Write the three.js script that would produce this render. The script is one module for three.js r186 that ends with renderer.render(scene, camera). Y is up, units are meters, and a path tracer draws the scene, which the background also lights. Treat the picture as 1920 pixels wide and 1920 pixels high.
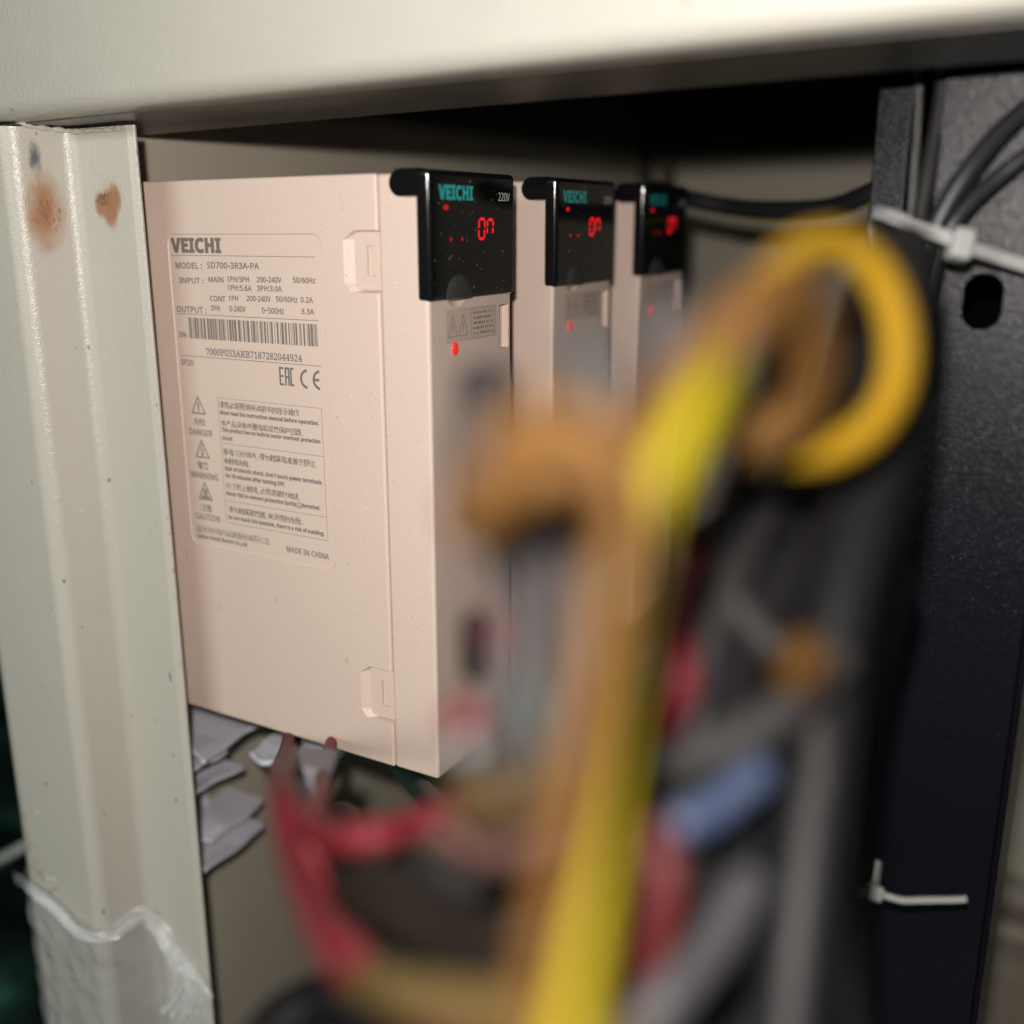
import * as THREE from 'three';
import { RoundedBoxGeometry } from 'three/addons/geometries/RoundedBoxGeometry.js';
import { mergeGeometries, mergeVertices, toCreasedNormals } from 'three/addons/utils/BufferGeometryUtils.js';
import { Brush, Evaluator, SUBTRACTION } from 'three-bvh-csg';

// ------------------------------------------------------------ camera, light, exposure
const scene = new THREE.Scene();
scene.background = new THREE.Color(0.0035, 0.0036, 0.004);
const renderer = new THREE.WebGLRenderer();
renderer.toneMapping = THREE.LinearToneMapping;
renderer.toneMappingExposure = 1.08;
renderer.shadowMap.enabled = true;

const FPX = 1970.99, CX = 916.95, EYE = new THREE.Vector3(-0.22953, 0.15659, 0.1544);
const YAW = 1.03381, PITCH = Math.atan((960 - 424.03) / FPX), ROLL = -0.0054;
const right0 = new THREE.Vector3(Math.cos(YAW), 0, Math.sin(YAW));
const ahead0 = new THREE.Vector3(Math.sin(YAW), 0, -Math.cos(YAW));
const upY = new THREE.Vector3(0, 1, 0);
const FWD = ahead0.clone().multiplyScalar(Math.cos(PITCH)).addScaledVector(upY, -Math.sin(PITCH));
const up0 = upY.clone().multiplyScalar(Math.cos(PITCH)).addScaledVector(ahead0, Math.sin(PITCH));
const RGT = right0.clone().multiplyScalar(Math.cos(ROLL)).addScaledVector(up0, Math.sin(ROLL));
const UPV = up0.clone().multiplyScalar(Math.cos(ROLL)).addScaledVector(right0, -Math.sin(ROLL));
const camera = new THREE.PerspectiveCamera(2 * Math.atan(960 / FPX) * 180 / Math.PI, 1, 0.01, 20);
camera.position.copy(EYE);
camera.up.copy(UPV);
camera.lookAt(EYE.clone().add(FWD));
camera.setViewOffset(1920, 1920, 960 - CX, 0, 1920, 1920);
camera.focus = 0.30;
camera.userData.fStop = camera.getFocalLength() / 8.0;   // an 8 mm aperture
camera.updateMatrixWorld(true);

// the lamp held just above and behind the lens
const flash = new THREE.PointLight(new THREE.Color(1.0, 0.93, 0.87), 0.33);
flash.position.copy(EYE).addScaledVector(FWD, -0.02).addScaledVector(UPV, 0.0245).addScaledVector(RGT, -0.012);
flash.castShadow = true; flash.shadow.radius = 0.2;
scene.add(flash);
// the room's tube lights, far off to the left
const room = new THREE.RectAreaLight(new THREE.Color(0.91, 1.0, 0.95), 10.5, 1.3, 0.22);
room.position.set(-1.5, 0.50, -0.30);
room.lookAt(0, 0, -0.1);
scene.add(room);

// ------------------------------------------------------------ helpers
const at = (px, py, depth) => EYE.clone().addScaledVector(FWD, depth).addScaledVector(RGT, (px - CX) * depth / FPX).addScaledVector(UPV, (960 - py) * depth / FPX);
const rad = (px, depth) => px * depth / FPX;
const onX = (px, py, X = 0) => { const v = at(px, py, 1).sub(EYE); return EYE.clone().addScaledVector(v, (X - EYE.x) / v.x); };
const onZ = (px, py, Z = 0) => { const v = at(px, py, 1).sub(EYE); return EYE.clone().addScaledVector(v, (Z - EYE.z) / v.z); };
let seed = 7;
const rnd = () => { seed = (seed * 1664525 + 1013904223) >>> 0; return seed / 4294967296; };
const rr = (a, b) => a + (b - a) * rnd();
const taken = {};
const numbered = (n) => { const k = taken[n] = (taken[n] ?? -1) + 1; return k ? n + '_' + String(k).padStart(3, '0') : n; };
function tag(o, label, category, group) { o.userData.label = label; o.userData.category = category; if (group) o.userData.group = group; return o; }
function part(name, geo, mat, parent) { const m = new THREE.Mesh(geo, mat); m.name = name; m.castShadow = m.receiveShadow = true; parent.add(m); return m; }
function thing(name, label, category, group) { const g = new THREE.Group(); g.name = numbered(name); scene.add(g); return tag(g, label, category, group); }
function solo(name, geo, mat, label, category, group) { const m = part(numbered(name), geo, mat, scene); return tag(m, label, category, group); }
function struct(name, geo, mat) { const m = part(name, geo, mat, scene); m.userData.kind = 'structure'; return m; }

// uv in metres by the way a face points
function boxUV(g) {
  g = g.index ? g.toNonIndexed() : g; const p = g.attributes.position, uv = new Float32Array(p.count * 2);
  const a = new THREE.Vector3(), b = new THREE.Vector3(), c = new THREE.Vector3();
  for (let i = 0; i < p.count; i += 3) {
    a.fromBufferAttribute(p, i); b.fromBufferAttribute(p, i + 1).sub(a); c.fromBufferAttribute(p, i + 2).sub(a);
    const n = b.cross(c), x = Math.abs(n.x), y = Math.abs(n.y), z = Math.abs(n.z);
    for (let k = i; k < i + 3; k++) {
      const q = [p.getX(k), p.getY(k), p.getZ(k)];
      [uv[k * 2], uv[k * 2 + 1]] = x >= y && x >= z ? [q[2], q[1]] : y >= z ? [q[0], q[2]] : [q[0], q[1]];
    }
  }
  g.setAttribute('uv', new THREE.BufferAttribute(uv, 2)); return g;
}
const box = (x0, x1, y0, y1, z0, z1, r = 0.0005, seg = 2) => { const g = r ? new RoundedBoxGeometry(x1 - x0, y1 - y0, z1 - z0, seg, r) : new THREE.BoxGeometry(x1 - x0, y1 - y0, z1 - z0); g.translate((x0 + x1) / 2, (y0 + y1) / 2, (z0 + z1) / 2); return boxUV(g); };
// tube through points, u along its length in metres
function tube(pts, r, { rs = 12, n = 0, closed = false, cap = true, rf = null } = {}) {
  const curve = new THREE.CatmullRomCurve3(pts, closed, 'centripetal'), L = curve.getLength();
  n ||= Math.max(12, Math.min(160, Math.round(L / 0.002)));
  const g = new THREE.TubeGeometry(curve, n, r, rs, closed);
  const p = g.attributes.position, uv = g.attributes.uv;
  for (let i = 0; i <= n; i++) {
    const k = rf ? rf(i / n) : 1, c = curve.getPointAt(i / n);
    for (let j = 0; j <= rs; j++) {
      const q = i * (rs + 1) + j;
      if (rf) p.setXYZ(q, c.x + (p.getX(q) - c.x) * k, c.y + (p.getY(q) - c.y) * k, c.z + (p.getZ(q) - c.z) * k);
      uv.setXY(q, i / n * L, j / rs * 2 * Math.PI * r);
    }
  }
  if (rf) g.computeVertexNormals();
  if (closed || !cap) return g;
  const caps = [g];
  for (const t of [0, 1]) { const s = new THREE.SphereGeometry(r * (rf ? rf(t) : 1) * 0.999, rs, 6); s.translate(...curve.getPointAt(t).toArray()); caps.push(s); }
  return mergeGeometries(caps);
}
// flat strap along a path: width across, thickness th; side gives the width direction
function strap(pts, side, w, th, n = 40) {
  const curve = new THREE.CatmullRomCurve3(pts, false, 'centripetal'), pos = [], idx = [], uv = [], L = curve.getLength();
  for (let i = 0; i <= n; i++) {
    const c = curve.getPointAt(i / n), t = curve.getTangentAt(i / n), s = side.clone().addScaledVector(t, -side.dot(t)).normalize(), m = new THREE.Vector3().crossVectors(t, s);
    const ww = w * (Array.isArray(w) ? 1 : 1);
    for (const [a, b] of [[-1, -1], [1, -1], [1, 1], [-1, 1]]) { const q = c.clone().addScaledVector(s, a * ww / 2).addScaledVector(m, b * th / 2); pos.push(q.x, q.y, q.z); uv.push(i / n * L, a * w); }
    if (i) for (let j = 0; j < 4; j++) { const a = (i - 1) * 4 + j, b = (i - 1) * 4 + (j + 1) % 4; idx.push(a, b, a + 4, b, b + 4, a + 4); }
  }
  const e = n * 4; idx.push(0, 2, 1, 0, 3, 2, e, e + 1, e + 2, e, e + 2, e + 3);
  const g = new THREE.BufferGeometry(); g.setAttribute('position', new THREE.Float32BufferAttribute(pos, 3)); g.setAttribute('uv', new THREE.Float32BufferAttribute(uv, 2)); g.setIndex(idx);
  return toCreasedNormals(g, 0.6);
}
// rounded closed profile: [a, b, radius] corners -> points with normals and arc length
function profile(corners) {
  const n = corners.length, out = [];
  for (let i = 0; i < n; i++) {
    const [px, py] = corners[(i + n - 1) % n], [cx, cy, r] = corners[i], [nx, ny] = corners[(i + 1) % n];
    const a = new THREE.Vector2(px - cx, py - cy), b = new THREE.Vector2(nx - cx, ny - cy), la = a.length(), lb = b.length(); a.normalize(); b.normalize();
    const ang = Math.acos(THREE.MathUtils.clamp(a.dot(b), -1, 1)), t = Math.min(r / Math.tan(ang / 2), la * 0.48, lb * 0.48), re = t * Math.tan(ang / 2);
    const p0 = new THREE.Vector2(cx, cy).addScaledVector(a, t), p1 = new THREE.Vector2(cx, cy).addScaledVector(b, t);
    const mid = a.clone().add(b).normalize(), o = new THREE.Vector2(cx, cy).addScaledVector(mid, re / Math.sin(ang / 2));
    const cross = a.x * b.y - a.y * b.x, sgn = Math.sign(cross) || 1, k = 10;
    const a0 = Math.atan2(p0.y - o.y, p0.x - o.x); let d = Math.atan2(p1.y - o.y, p1.x - o.x) - a0; while (d > Math.PI) d -= 2 * Math.PI; while (d < -Math.PI) d += 2 * Math.PI;
    for (let j = 0; j <= k; j++) { const th = a0 + d * j / k; out.push({ x: o.x + Math.cos(th) * re, y: o.y + Math.sin(th) * re, nx: Math.cos(th), ny: Math.sin(th), turn: sgn }); }
  }
  let area = 0; for (let i = 0; i < out.length; i++) { const p = out[i], q = out[(i + 1) % out.length]; area += p.x * q.y - q.x * p.y; }
  const ccw = area > 0 ? 1 : -1; let s = 0;
  out.forEach((p, i) => { const convex = p.turn * ccw < 0 ? 1 : -1; p.nx *= convex; p.ny *= convex; if (i) s += Math.hypot(p.x - out[i - 1].x, p.y - out[i - 1].y); p.s = s; });
  return out;
}

// ------------------------------------------------------------ textures
function lattice(n, s) { const a = new Float32Array(n * n); let q = s; for (let i = 0; i < a.length; i++) { q = (q * 1664525 + 1013904223) >>> 0; a[i] = q / 4294967296; } return a; }
function noise2(size, octaves, s) {           // tiling value noise 0..1
  const out = new Float32Array(size * size); let tot = 0;
  octaves.forEach(([cells, amp], o) => {
    const L = lattice(cells, s + o * 977), f = cells / size; tot += amp;
    for (let y = 0; y < size; y++) { const v = y * f, y0 = Math.floor(v), ty = v - y0, sy = ty * ty * (3 - 2 * ty), r0 = (y0 % cells) * cells, r1 = ((y0 + 1) % cells) * cells;
      for (let x = 0; x < size; x++) { const u = x * f, x0 = Math.floor(u), tx = u - x0, sx = tx * tx * (3 - 2 * tx), c0 = x0 % cells, c1 = (x0 + 1) % cells;
        const a = L[r0 + c0] + (L[r0 + c1] - L[r0 + c0]) * sx, b = L[r1 + c0] + (L[r1 + c1] - L[r1 + c0]) * sx; out[y * size + x] += amp * (a + (b - a) * sy); } }
  });
  for (let i = 0; i < out.length; i++) out[i] /= tot; return out;
}
function dataTex(size, fn, metres, srgb) {
  const d = new Uint8Array(size * size * 4);
  for (let i = 0; i < size * size; i++) { const c = fn(i % size, Math.floor(i / size), i); for (let k = 0; k < 3; k++) d[i * 4 + k] = Math.max(0, Math.min(255, (Array.isArray(c) ? c[k] : c) * 255)); d[i * 4 + 3] = 255; }
  const t = new THREE.DataTexture(d, size, size); t.wrapS = t.wrapT = THREE.RepeatWrapping; t.magFilter = t.minFilter = THREE.LinearFilter; if (srgb) t.colorSpace = THREE.SRGBColorSpace;
  t.repeat.set(1 / metres, 1 / metres); t.needsUpdate = true; return t;
}
const nGrain = noise2(512, [[128, 1], [64, 0.6], [256, 0.7]], 11), nPeel = noise2(512, [[48, 1], [96, 0.55], [24, 0.4]], 23), nBroad = noise2(512, [[6, 1], [14, 0.6], [40, 0.3]], 37), nFine = noise2(512, [[200, 1], [90, 0.5]], 53);
const grainBump = dataTex(512, (x, y, i) => nGrain[i], 0.022);
const peelBump = dataTex(512, (x, y, i) => nPeel[i] * 0.8 + nFine[i] * 0.2, 0.021);
const tint = (base, amt, n, fine, metres) => dataTex(512, (x, y, i) => { const k = 1 + (n[i] - 0.5) * amt + (nFine[i] - 0.5) * fine; return base.map((c) => c / 255 * k); }, metres, true);
const roughTex = (lo, hi, metres, n = nBroad) => dataTex(512, (x, y, i) => { const r = lo + (hi - lo) * n[i]; return [r, r, 0]; }, metres);

function canvasTex(w, h, draw) { const c = document.createElement('canvas'); c.width = w; c.height = h; const g = c.getContext('2d'); draw(g, w, h); const t = new THREE.CanvasTexture(c); t.colorSpace = THREE.SRGBColorSpace; t.anisotropy = 8; return t; }

const PLASTIC = [206, 185, 172];
const M = {
  plastic: new THREE.MeshPhysicalMaterial({ map: tint(PLASTIC, 0.05, nBroad, 0.03, 0.09), roughness: 0.46, bumpMap: grainBump, bumpScale: 0.00010 }),
  display: new THREE.MeshPhysicalMaterial({ color: new THREE.Color(0.006, 0.006, 0.007), roughness: 0.09, clearcoat: 0.4, clearcoatRoughness: 0.03 }),
  thumb: new THREE.MeshPhysicalMaterial({ color: new THREE.Color(0.03, 0.03, 0.032), roughness: 0.45, bumpMap: (() => { const t = grainBump.clone(); t.repeat.set(140, 140); return t; })(), bumpScale: 0.00022 }),
  darkPlastic: new THREE.MeshPhysicalMaterial({ color: new THREE.Color(0.018, 0.018, 0.02), roughness: 0.5, bumpMap: grainBump, bumpScale: 0.00005 }),
  blackSteel: new THREE.MeshPhysicalMaterial({ color: new THREE.Color(0.0050, 0.0045, 0.008), roughness: 0.30, specularIntensity: 0.45, bumpMap: (() => { const t = grainBump.clone(); t.repeat.set(30, 30); return t; })(), bumpScale: 0.00011 }),
  plate: new THREE.MeshStandardMaterial({ map: tint([176, 168, 152], 0.08, nBroad, 0.02, 0.4), roughness: 0.55 }),
  nylon: new THREE.MeshPhysicalMaterial({ color: new THREE.Color(0.44, 0.44, 0.43), roughness: 0.3, transmission: 0.25, thickness: 0 }),
  duct: new THREE.MeshPhysicalMaterial({ map: tint([204, 204, 214], 0.06, nBroad, 0.02, 0.1), roughness: 0.38 }),
  cable: (r, g, b, rough = 0.42, spec = 1) => new THREE.MeshPhysicalMaterial({ color: new THREE.Color(r, g, b), roughness: rough, specularIntensity: spec, bumpMap: grainBump, bumpScale: 0.00003 }),
};

// ------------------------------------------------------------ the cream cabinet frame: header and post
const creamMap = canvasTex(1024, 1024, (g, w, h) => {      // half a metre of beam
  g.fillStyle = 'rgb(172,169,160)'; g.fillRect(0, 0, w, h);
  for (let i = 0; i < 1600; i++) { g.fillStyle = `rgba(${rnd() < 0.5 ? '160,154,141' : '183,181,172'},${rr(0.03, 0.1)})`; g.beginPath(); g.ellipse(rnd() * w, rnd() * h, rr(2, 22), rr(2, 12), rnd() * 3, 0, 7); g.fill(); }
  for (let i = 0; i < 260; i++) { g.fillStyle = `rgba(92,82,74,${rr(0.2, 0.8)})`; g.beginPath(); g.ellipse(rnd() * w, rnd() * h, rr(0.5, 1.5), rr(0.4, 1.1), rnd() * 3, 0, 7); g.fill(); }
  for (let i = 0; i < 70; i++) { const x = rnd() * w, y = rnd() * h, a = rnd() * 6.3, l = rr(3, 16); g.strokeStyle = `rgba(${rnd() < 0.35 ? '80,74,70' : '212,208,198'},${rr(0.25, 0.7)})`; g.lineWidth = rr(0.6, 1.3); g.beginPath(); g.moveTo(x, y); g.lineTo(x + Math.cos(a) * l, y + Math.sin(a) * l); g.stroke(); }
});
creamMap.wrapS = creamMap.wrapT = THREE.RepeatWrapping; creamMap.repeat.set(2, 2);
const cream = new THREE.MeshPhysicalMaterial({ map: creamMap, roughnessMap: roughTex(0.26, 0.42, 0.12), roughness: 1, bumpMap: peelBump, bumpScale: 0.00016 });
function loft(corners, y0, y1, toWorld, vStep = 0.01) {      // profile swept along a straight line
  const P = profile(corners), n = Math.max(1, Math.round((y1 - y0) / vStep)), pos = [], nor = [], uv = [], idx = [], m = P.length + 1;
  const per = P[P.length - 1].s + Math.hypot(P[0].x - P[P.length - 1].x, P[0].y - P[P.length - 1].y);
  for (let j = 0; j <= n; j++) for (let i = 0; i < m; i++) {
    const p = P[i % P.length], h = y0 + (y1 - y0) * j / n, w = toWorld(p.x, p.y, h), d = toWorld(p.nx, p.ny, 0);
    pos.push(...w); nor.push(...d); uv.push(i < P.length ? p.s : per, h);
    if (i && j) { const a = (j - 1) * m + i - 1; idx.push(a, a + 1, a + m, a + 1, a + m + 1, a + m); }
  }
  const g = new THREE.BufferGeometry(); g.setAttribute('position', new THREE.Float32BufferAttribute(pos, 3)); g.setAttribute('normal', new THREE.Float32BufferAttribute(nor, 3)); g.setAttribute('uv', new THREE.Float32BufferAttribute(uv, 2)); g.setIndex(idx);
  // face winding to agree with the normals
  const A = new THREE.Vector3(...pos.slice(0, 3)), k = idx, V = (q) => new THREE.Vector3(pos[q * 3], pos[q * 3 + 1], pos[q * 3 + 2]);
  let vote = 0; for (let q = 0; q < k.length; q += 3) { const a = V(k[q]), N = V(k[q + 1]).sub(a).cross(V(k[q + 2]).sub(a)); vote += Math.sign(N.dot(new THREE.Vector3(nor[k[q] * 3], nor[k[q] * 3 + 1], nor[k[q] * 3 + 2]))) * N.length(); }
  if (vote < 0) for (let q = 0; q < k.length; q += 3) { const t = k[q + 1]; k[q + 1] = k[q + 2]; k[q + 2] = t; }
  g.setIndex(k); return { g, P };
}
// header beam, running along z, its lower outer edge well rounded
const header = thing('header_beam', 'cream painted steel header beam across the top of the cabinet opening', 'beam');
{
  const { g } = loft([[-0.034, 0.187, 0.0085], [-0.034, 0.36, 0.002], [0.020, 0.36, 0.002], [0.020, 0.1885, 0.0004], [-0.0245, 0.1885, 0.0003], [-0.0245, 0.187, 0.0004]], -0.26, 0.24, (x, y, z) => [x, y, z]);
  part('beam_shell', g, cream, header);
  part('return_flange', box(-0.0250, 0.0200, 0.1866, 0.1884, -0.26, 0.24, 0.0003, 1), new THREE.MeshPhysicalMaterial({ map: dataTex(512, (x, y, i) => { const k = nFine[i] > 0.86 && nBroad[i] > 0.42 ? 2.6 : 0.75 + 0.5 * nBroad[i]; return [96 / 255 * k, 91 / 255 * k, 84 / 255 * k]; }, 0.06, true), roughness: 0.36, bumpMap: peelBump, bumpScale: 0.00012 }), header);  // dark base and pale flecks paint the shaded underside and its glints
  header.rotation.x = -0.012;
}

const POST = [[-0.0100, -0.0912, 0.0003], [-0.0112, -0.0905, 0.0005], [-0.0120, -0.0932, 0.0012], [-0.0120, -0.1168, 0.0045], [-0.0300, -0.1215, 0.0055], [-0.0300, -0.1625, 0.010], [-0.0080, -0.1700, 0.004], [0.002, -0.1690, 0.002], [-0.0100, -0.1300, 0.002]];
const POST_Y0 = -0.36, POST_Y1 = 0.1845;
const postGeo = loft(POST, POST_Y0, POST_Y1, (x, z, y) => [x, y, z]);
const pu = (z, xHint) => { let best = 1e9, s = 0; for (const p of postGeo.P) { const d = Math.abs(p.y - z) + 0.3 * Math.abs(p.x - xHint); if (d < best) { best = d; s = p.s; } } return s; };
const postHit = new THREE.Mesh(postGeo.g, new THREE.MeshBasicMaterial({ side: THREE.DoubleSide })); postHit.updateMatrixWorld(true);
const hitPost = (px, py) => new THREE.Raycaster(EYE, at(px, py, 1).sub(EYE).normalize(), 0, 5).intersectObject(postHit)[0];
// place on the unrolled post for a point of its outer faces
function unroll(px, py, face) { const h = hitPost(px, py); if (h) return [h.uv.x, h.uv.y]; const q = onX(px, py, face === 'outer' ? -0.030 : -0.012); let s = 0, best = 1e9; for (let i = 0; i < postGeo.P.length - 1; i++) { const a = postGeo.P[i], b = postGeo.P[i + 1], L = Math.hypot(b.x - a.x, b.y - a.y) || 1e-9; const t = THREE.MathUtils.clamp(((q.x - a.x) * (b.x - a.x) + (q.z - a.y) * (b.y - a.y)) / (L * L), 0, 1), d = Math.hypot(a.x + (b.x - a.x) * t - q.x, a.y + (b.y - a.y) * t - q.z); if (d < best) { best = d; s = a.s + L * t; } } return [s, q.y]; }
const PW = 0.16, PH = POST_Y1 - POST_Y0;
const postTex = canvasTex(1024, 2048, (g, w, h) => {
  const X = (u) => u / PW * w, Y = (y) => (POST_Y1 - y) / PH * h, mm = w / PW / 1000;
  g.fillStyle = 'rgb(185,181,171)'; g.fillRect(0, 0, w, h);
  const speck = (x, y, r, col) => { g.fillStyle = col; g.beginPath(); g.ellipse(x, y, r, r * rr(0.6, 1.6), rr(0, 3), 0, 7); g.fill(); };
  for (let i = 0; i < 900; i++) speck(rnd() * w, rnd() * h, rr(2, 14), `rgba(${rnd() < 0.5 ? '170,163,150' : '191,186,176'},${rr(0.03, 0.10)})`);
  // rust bleeding through the paint
  const rust = (px, py, face, rx, ry, k) => { const [u, y] = unroll(px, py, face); for (let i = 0; i < 620 * k; i++) { const a = rnd() * 7, d = Math.pow(rnd(), 0.75); speck(X(u) + Math.cos(a) * d * rx * mm, Y(y) + Math.sin(a) * d * ry * mm, rr(3, 11), `rgba(${Math.round(rr(138, 168))},${Math.round(rr(100, 122))},${Math.round(rr(70, 92))},${0.075 * (1.1 - d)})`); } };
  rust(85, 397, 'outer', 6.5, 7.5, 1.3); rust(203, 386, 'inner', 2.4, 2.8, 0.8); rust(190, 384, 'inner', 2.0, 1.3, 0.4); rust(212, 382, 'inner', 1.1, 3.4, 0.35); for (let i = 0; i < 46; i++) { const [u, y] = unroll(rr(180, 222), rr(364, 384), 'inner'); speck(X(u), Y(y), rr(1, 3.4), `rgba(104,74,50,${rr(0.25, 0.7)})`); } for (let i = 0; i < 30; i++) { const [u, y] = unroll(rr(60, 112), rr(370, 430), 'outer'); speck(X(u), Y(y), rr(0.8, 3), `rgba(118,86,60,${rr(0.15, 0.5)})`); } rust(217, 372, 'inner', 1.4, 2.0, 0.35); rust(208, 398, 'inner', 1.6, 2.2, 0.4);
  { const [u, y] = unroll(66, 295, 'outer'); for (let i = 0; i < 160; i++) { const a = rnd() * 7, d = rnd(); speck(X(u) + Math.cos(a) * d * 2.2 * mm, Y(y) + Math.sin(a) * d * 3 * mm, rr(2, 5), `rgba(96,96,104,${0.16 * (1.1 - d)})`); } }
  // pale worn paint along the inner edge, grime low on the outer side
  for (let i = 0; i < 420; i++) { const t = rnd(), [u, y] = unroll(rr(8, 60) * (0.5 + t) + 8 * t, 1500 + 175 * t, 'outer'); const inside = rnd() < 0.9; if (inside) speck(X(u) + rr(-1.6, 1.6) * mm, Y(y) + rr(-3, 3) * mm, rr(0.8, 4), `rgba(${rnd() < 0.6 ? '128,116,106' : '160,148,138'},${rr(0.12, 0.5)})`); }
  // marks, scratches, pen strokes
  const line = (pts, face, col, lw) => { g.strokeStyle = col; g.lineWidth = lw; g.lineCap = 'round'; g.beginPath(); pts.forEach(([a, b], i) => { const [u, y] = unroll(a, b, face); i ? g.lineTo(X(u), Y(y)) : g.moveTo(X(u), Y(y)); }); g.stroke(); };
  line([[88, 1468], [84, 1472]], 'outer', 'rgba(160,84,66,0.9)', 3); line([[66, 1520], [76, 1524]], 'outer', 'rgba(236,230,210,0.9)', 2);
  line([[90, 1672], [100, 1668], [110, 1666]], 'outer', 'rgba(90,80,74,0.8)', 1.6); line([[86, 1645], [104, 1649]], 'outer', 'rgba(240,234,216,0.9)', 2);
  line([[194, 1706], [194, 1712]], 'inner', 'rgba(38,40,60,0.95)', 3); line([[214, 1802], [216, 1812], [222, 1806], [224, 1800]], 'inner', 'rgba(60,120,160,0.8)', 2); line([[224, 1802], [227, 1812]], 'inner', 'rgba(60,120,160,0.8)', 2);
  line([[318, 1262], [320, 1275]], 'inner', 'rgba(52,72,140,0.9)', 4);
  for (const [a, b, f] of [[68, 250, 'outer'], [166, 652, 'inner'], [170, 676, 'inner'], [96, 1140, 'outer'], [154, 1176, 'inner'], [246, 1342, 'inner'], [325, 1416, 'inner'], [196, 1525, 'inner'], [80, 1288, 'outer'], [292, 1350, 'inner'], [205, 900, 'inner'], [60, 905, 'outer'], [120, 1090, 'outer'], [330, 1500, 'inner']]) { const [u, y] = unroll(a, b, f); speck(X(u), Y(y), rr(1, 2.6), `rgba(84,74,66,${rr(0.5, 0.9)})`); }
  for (let i = 0; i < 60; i++) speck(rnd() * w, rnd() * h, rr(0.6, 1.4), `rgba(110,98,86,${rr(0.2, 0.6)})`);
  for (let i = 0; i < 25; i++) { const x = rnd() * w, y = rnd() * h; g.strokeStyle = `rgba(232,226,208,${rr(0.3, 0.8)})`; g.lineWidth = 1.2; g.beginPath(); g.moveTo(x, y); g.lineTo(x + rr(-10, 10), y + rr(-4, 4)); g.stroke(); }
  // chipped paint along the lip
  for (let i = 0; i < 70; i++) { const [u] = unroll(326, 900, 'inner'); speck(X(u) + rr(-0.9, 0.9) * mm, rnd() * h, rr(0.8, 2.4), `rgba(140,120,98,${rr(0.2, 0.7)})`); }
});
postTex.repeat.set(1 / PW, 1 / PH); postTex.offset.set(0, -POST_Y0 / PH); postTex.wrapS = postTex.wrapT = THREE.RepeatWrapping;
const postMat = new THREE.MeshPhysicalMaterial({ map: postTex, roughnessMap: cream.roughnessMap, roughness: 1, bumpMap: peelBump, bumpScale: 0.00014 });
const post = thing('cabinet_post', 'cream painted folded steel post with rust spots, left of the servo drives', 'post');
part('post_shell', postGeo.g, postMat, post);
// lumpy weld bead where the post meets the header
{
  const pts = [[4, 226], [20, 231], [40, 236], [62, 240], [95, 239], [130, 240], [170, 238], [205, 236], [228, 233]].map(([a, b]) => (hitPost(a, b + 4)?.point ?? onX(a, b, -0.012)).clone().setY(onX(a, b, -0.02).y));
  part('weld_bead', tube(pts, 0.0010, { rs: 8, n: 60, rf: (t) => 0.5 + 0.6 * Math.abs(Math.sin(t * 37)) * (t < 0.3 ? 1.1 : 0.5) + 0.2 * Math.sin(t * 91) }), postMat, post);
}

// ------------------------------------------------------------ mounting plate, inner wall, floor
const plate = solo('mounting_plate', box(-0.008, 0.47, -0.40, 0.30, -0.1325, -0.1305, 0), M.plate, 'grey beige mounting plate behind the servo drives', 'panel');
solo('side_panel', box(0.455, 0.458, -0.40, 0.30, -0.1305, 0.30, 0), M.plate, 'dim grey inner side panel of the cabinet beyond the third drive', 'panel');
const shadeRailMat = new THREE.MeshPhysicalMaterial({ color: new THREE.Color(0.008, 0.008, 0.009), roughness: 0.6 });  // black rails added to deepen the shadow band under the header
solo('shade_rail', box(-0.006, 0.43, 0.1985, 0.30, -0.1300, -0.112, 0.0006, 1), shadeRailMat, 'black rail added to darken the header shadow above the mounting plate', 'rail');
solo('shade_rail', box(0.432, 0.4548, 0.1985, 0.30, -0.1300, 0.30, 0.0006, 1), shadeRailMat, 'black rail added to darken the header shadow above the inner side panel', 'rail');
const floorMat = new THREE.MeshStandardMaterial({ map: dataTex(512, (x, y, i) => { const k = Math.pow(nBroad[i], 1.6) * 1.7 + (nFine[i] - 0.5) * 0.25; return [70 / 255 * k + 0.05 * (k > 1.2 ? k - 1.2 : 0), 128 / 255 * k, 108 / 255 * k]; }, 0.35, true), roughness: 0.55 });
struct('floor', boxUV(new THREE.PlaneGeometry(6, 6).rotateX(-Math.PI / 2).translate(0, -0.46, 0)), floorMat);
const ledgeMat = new THREE.MeshStandardMaterial({ map: tint([150, 140, 128], 0.3, nBroad, 0.1, 0.2), roughness: 0.6 });
{
  const ledge = thing('machine_base', 'grey beige machine base with raised rails seen past the black upright', 'machine base');
  part('base_slab', box(0.30, 0.46, -0.30, -0.262, 0.10, 0.40, 0.002), ledgeMat, ledge);
  part('rail', box(0.40, 0.408, -0.262, -0.252, 0.10, 0.40, 0.001), ledgeMat, ledge);
  part('rail', box(0.438, 0.447, -0.262, -0.248, 0.10, 0.40, 0.001), ledgeMat, ledge);
}
solo('white_wire', tube([at(-60, 1628, 0.6), at(0, 1610, 0.58), at(60, 1580, 0.56), at(160, 1540, 0.55)], rad(9, 0.57)), M.cable(0.5, 0.5, 0.48), 'thin white wire above the green floor behind the cream post', 'wire');

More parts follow.
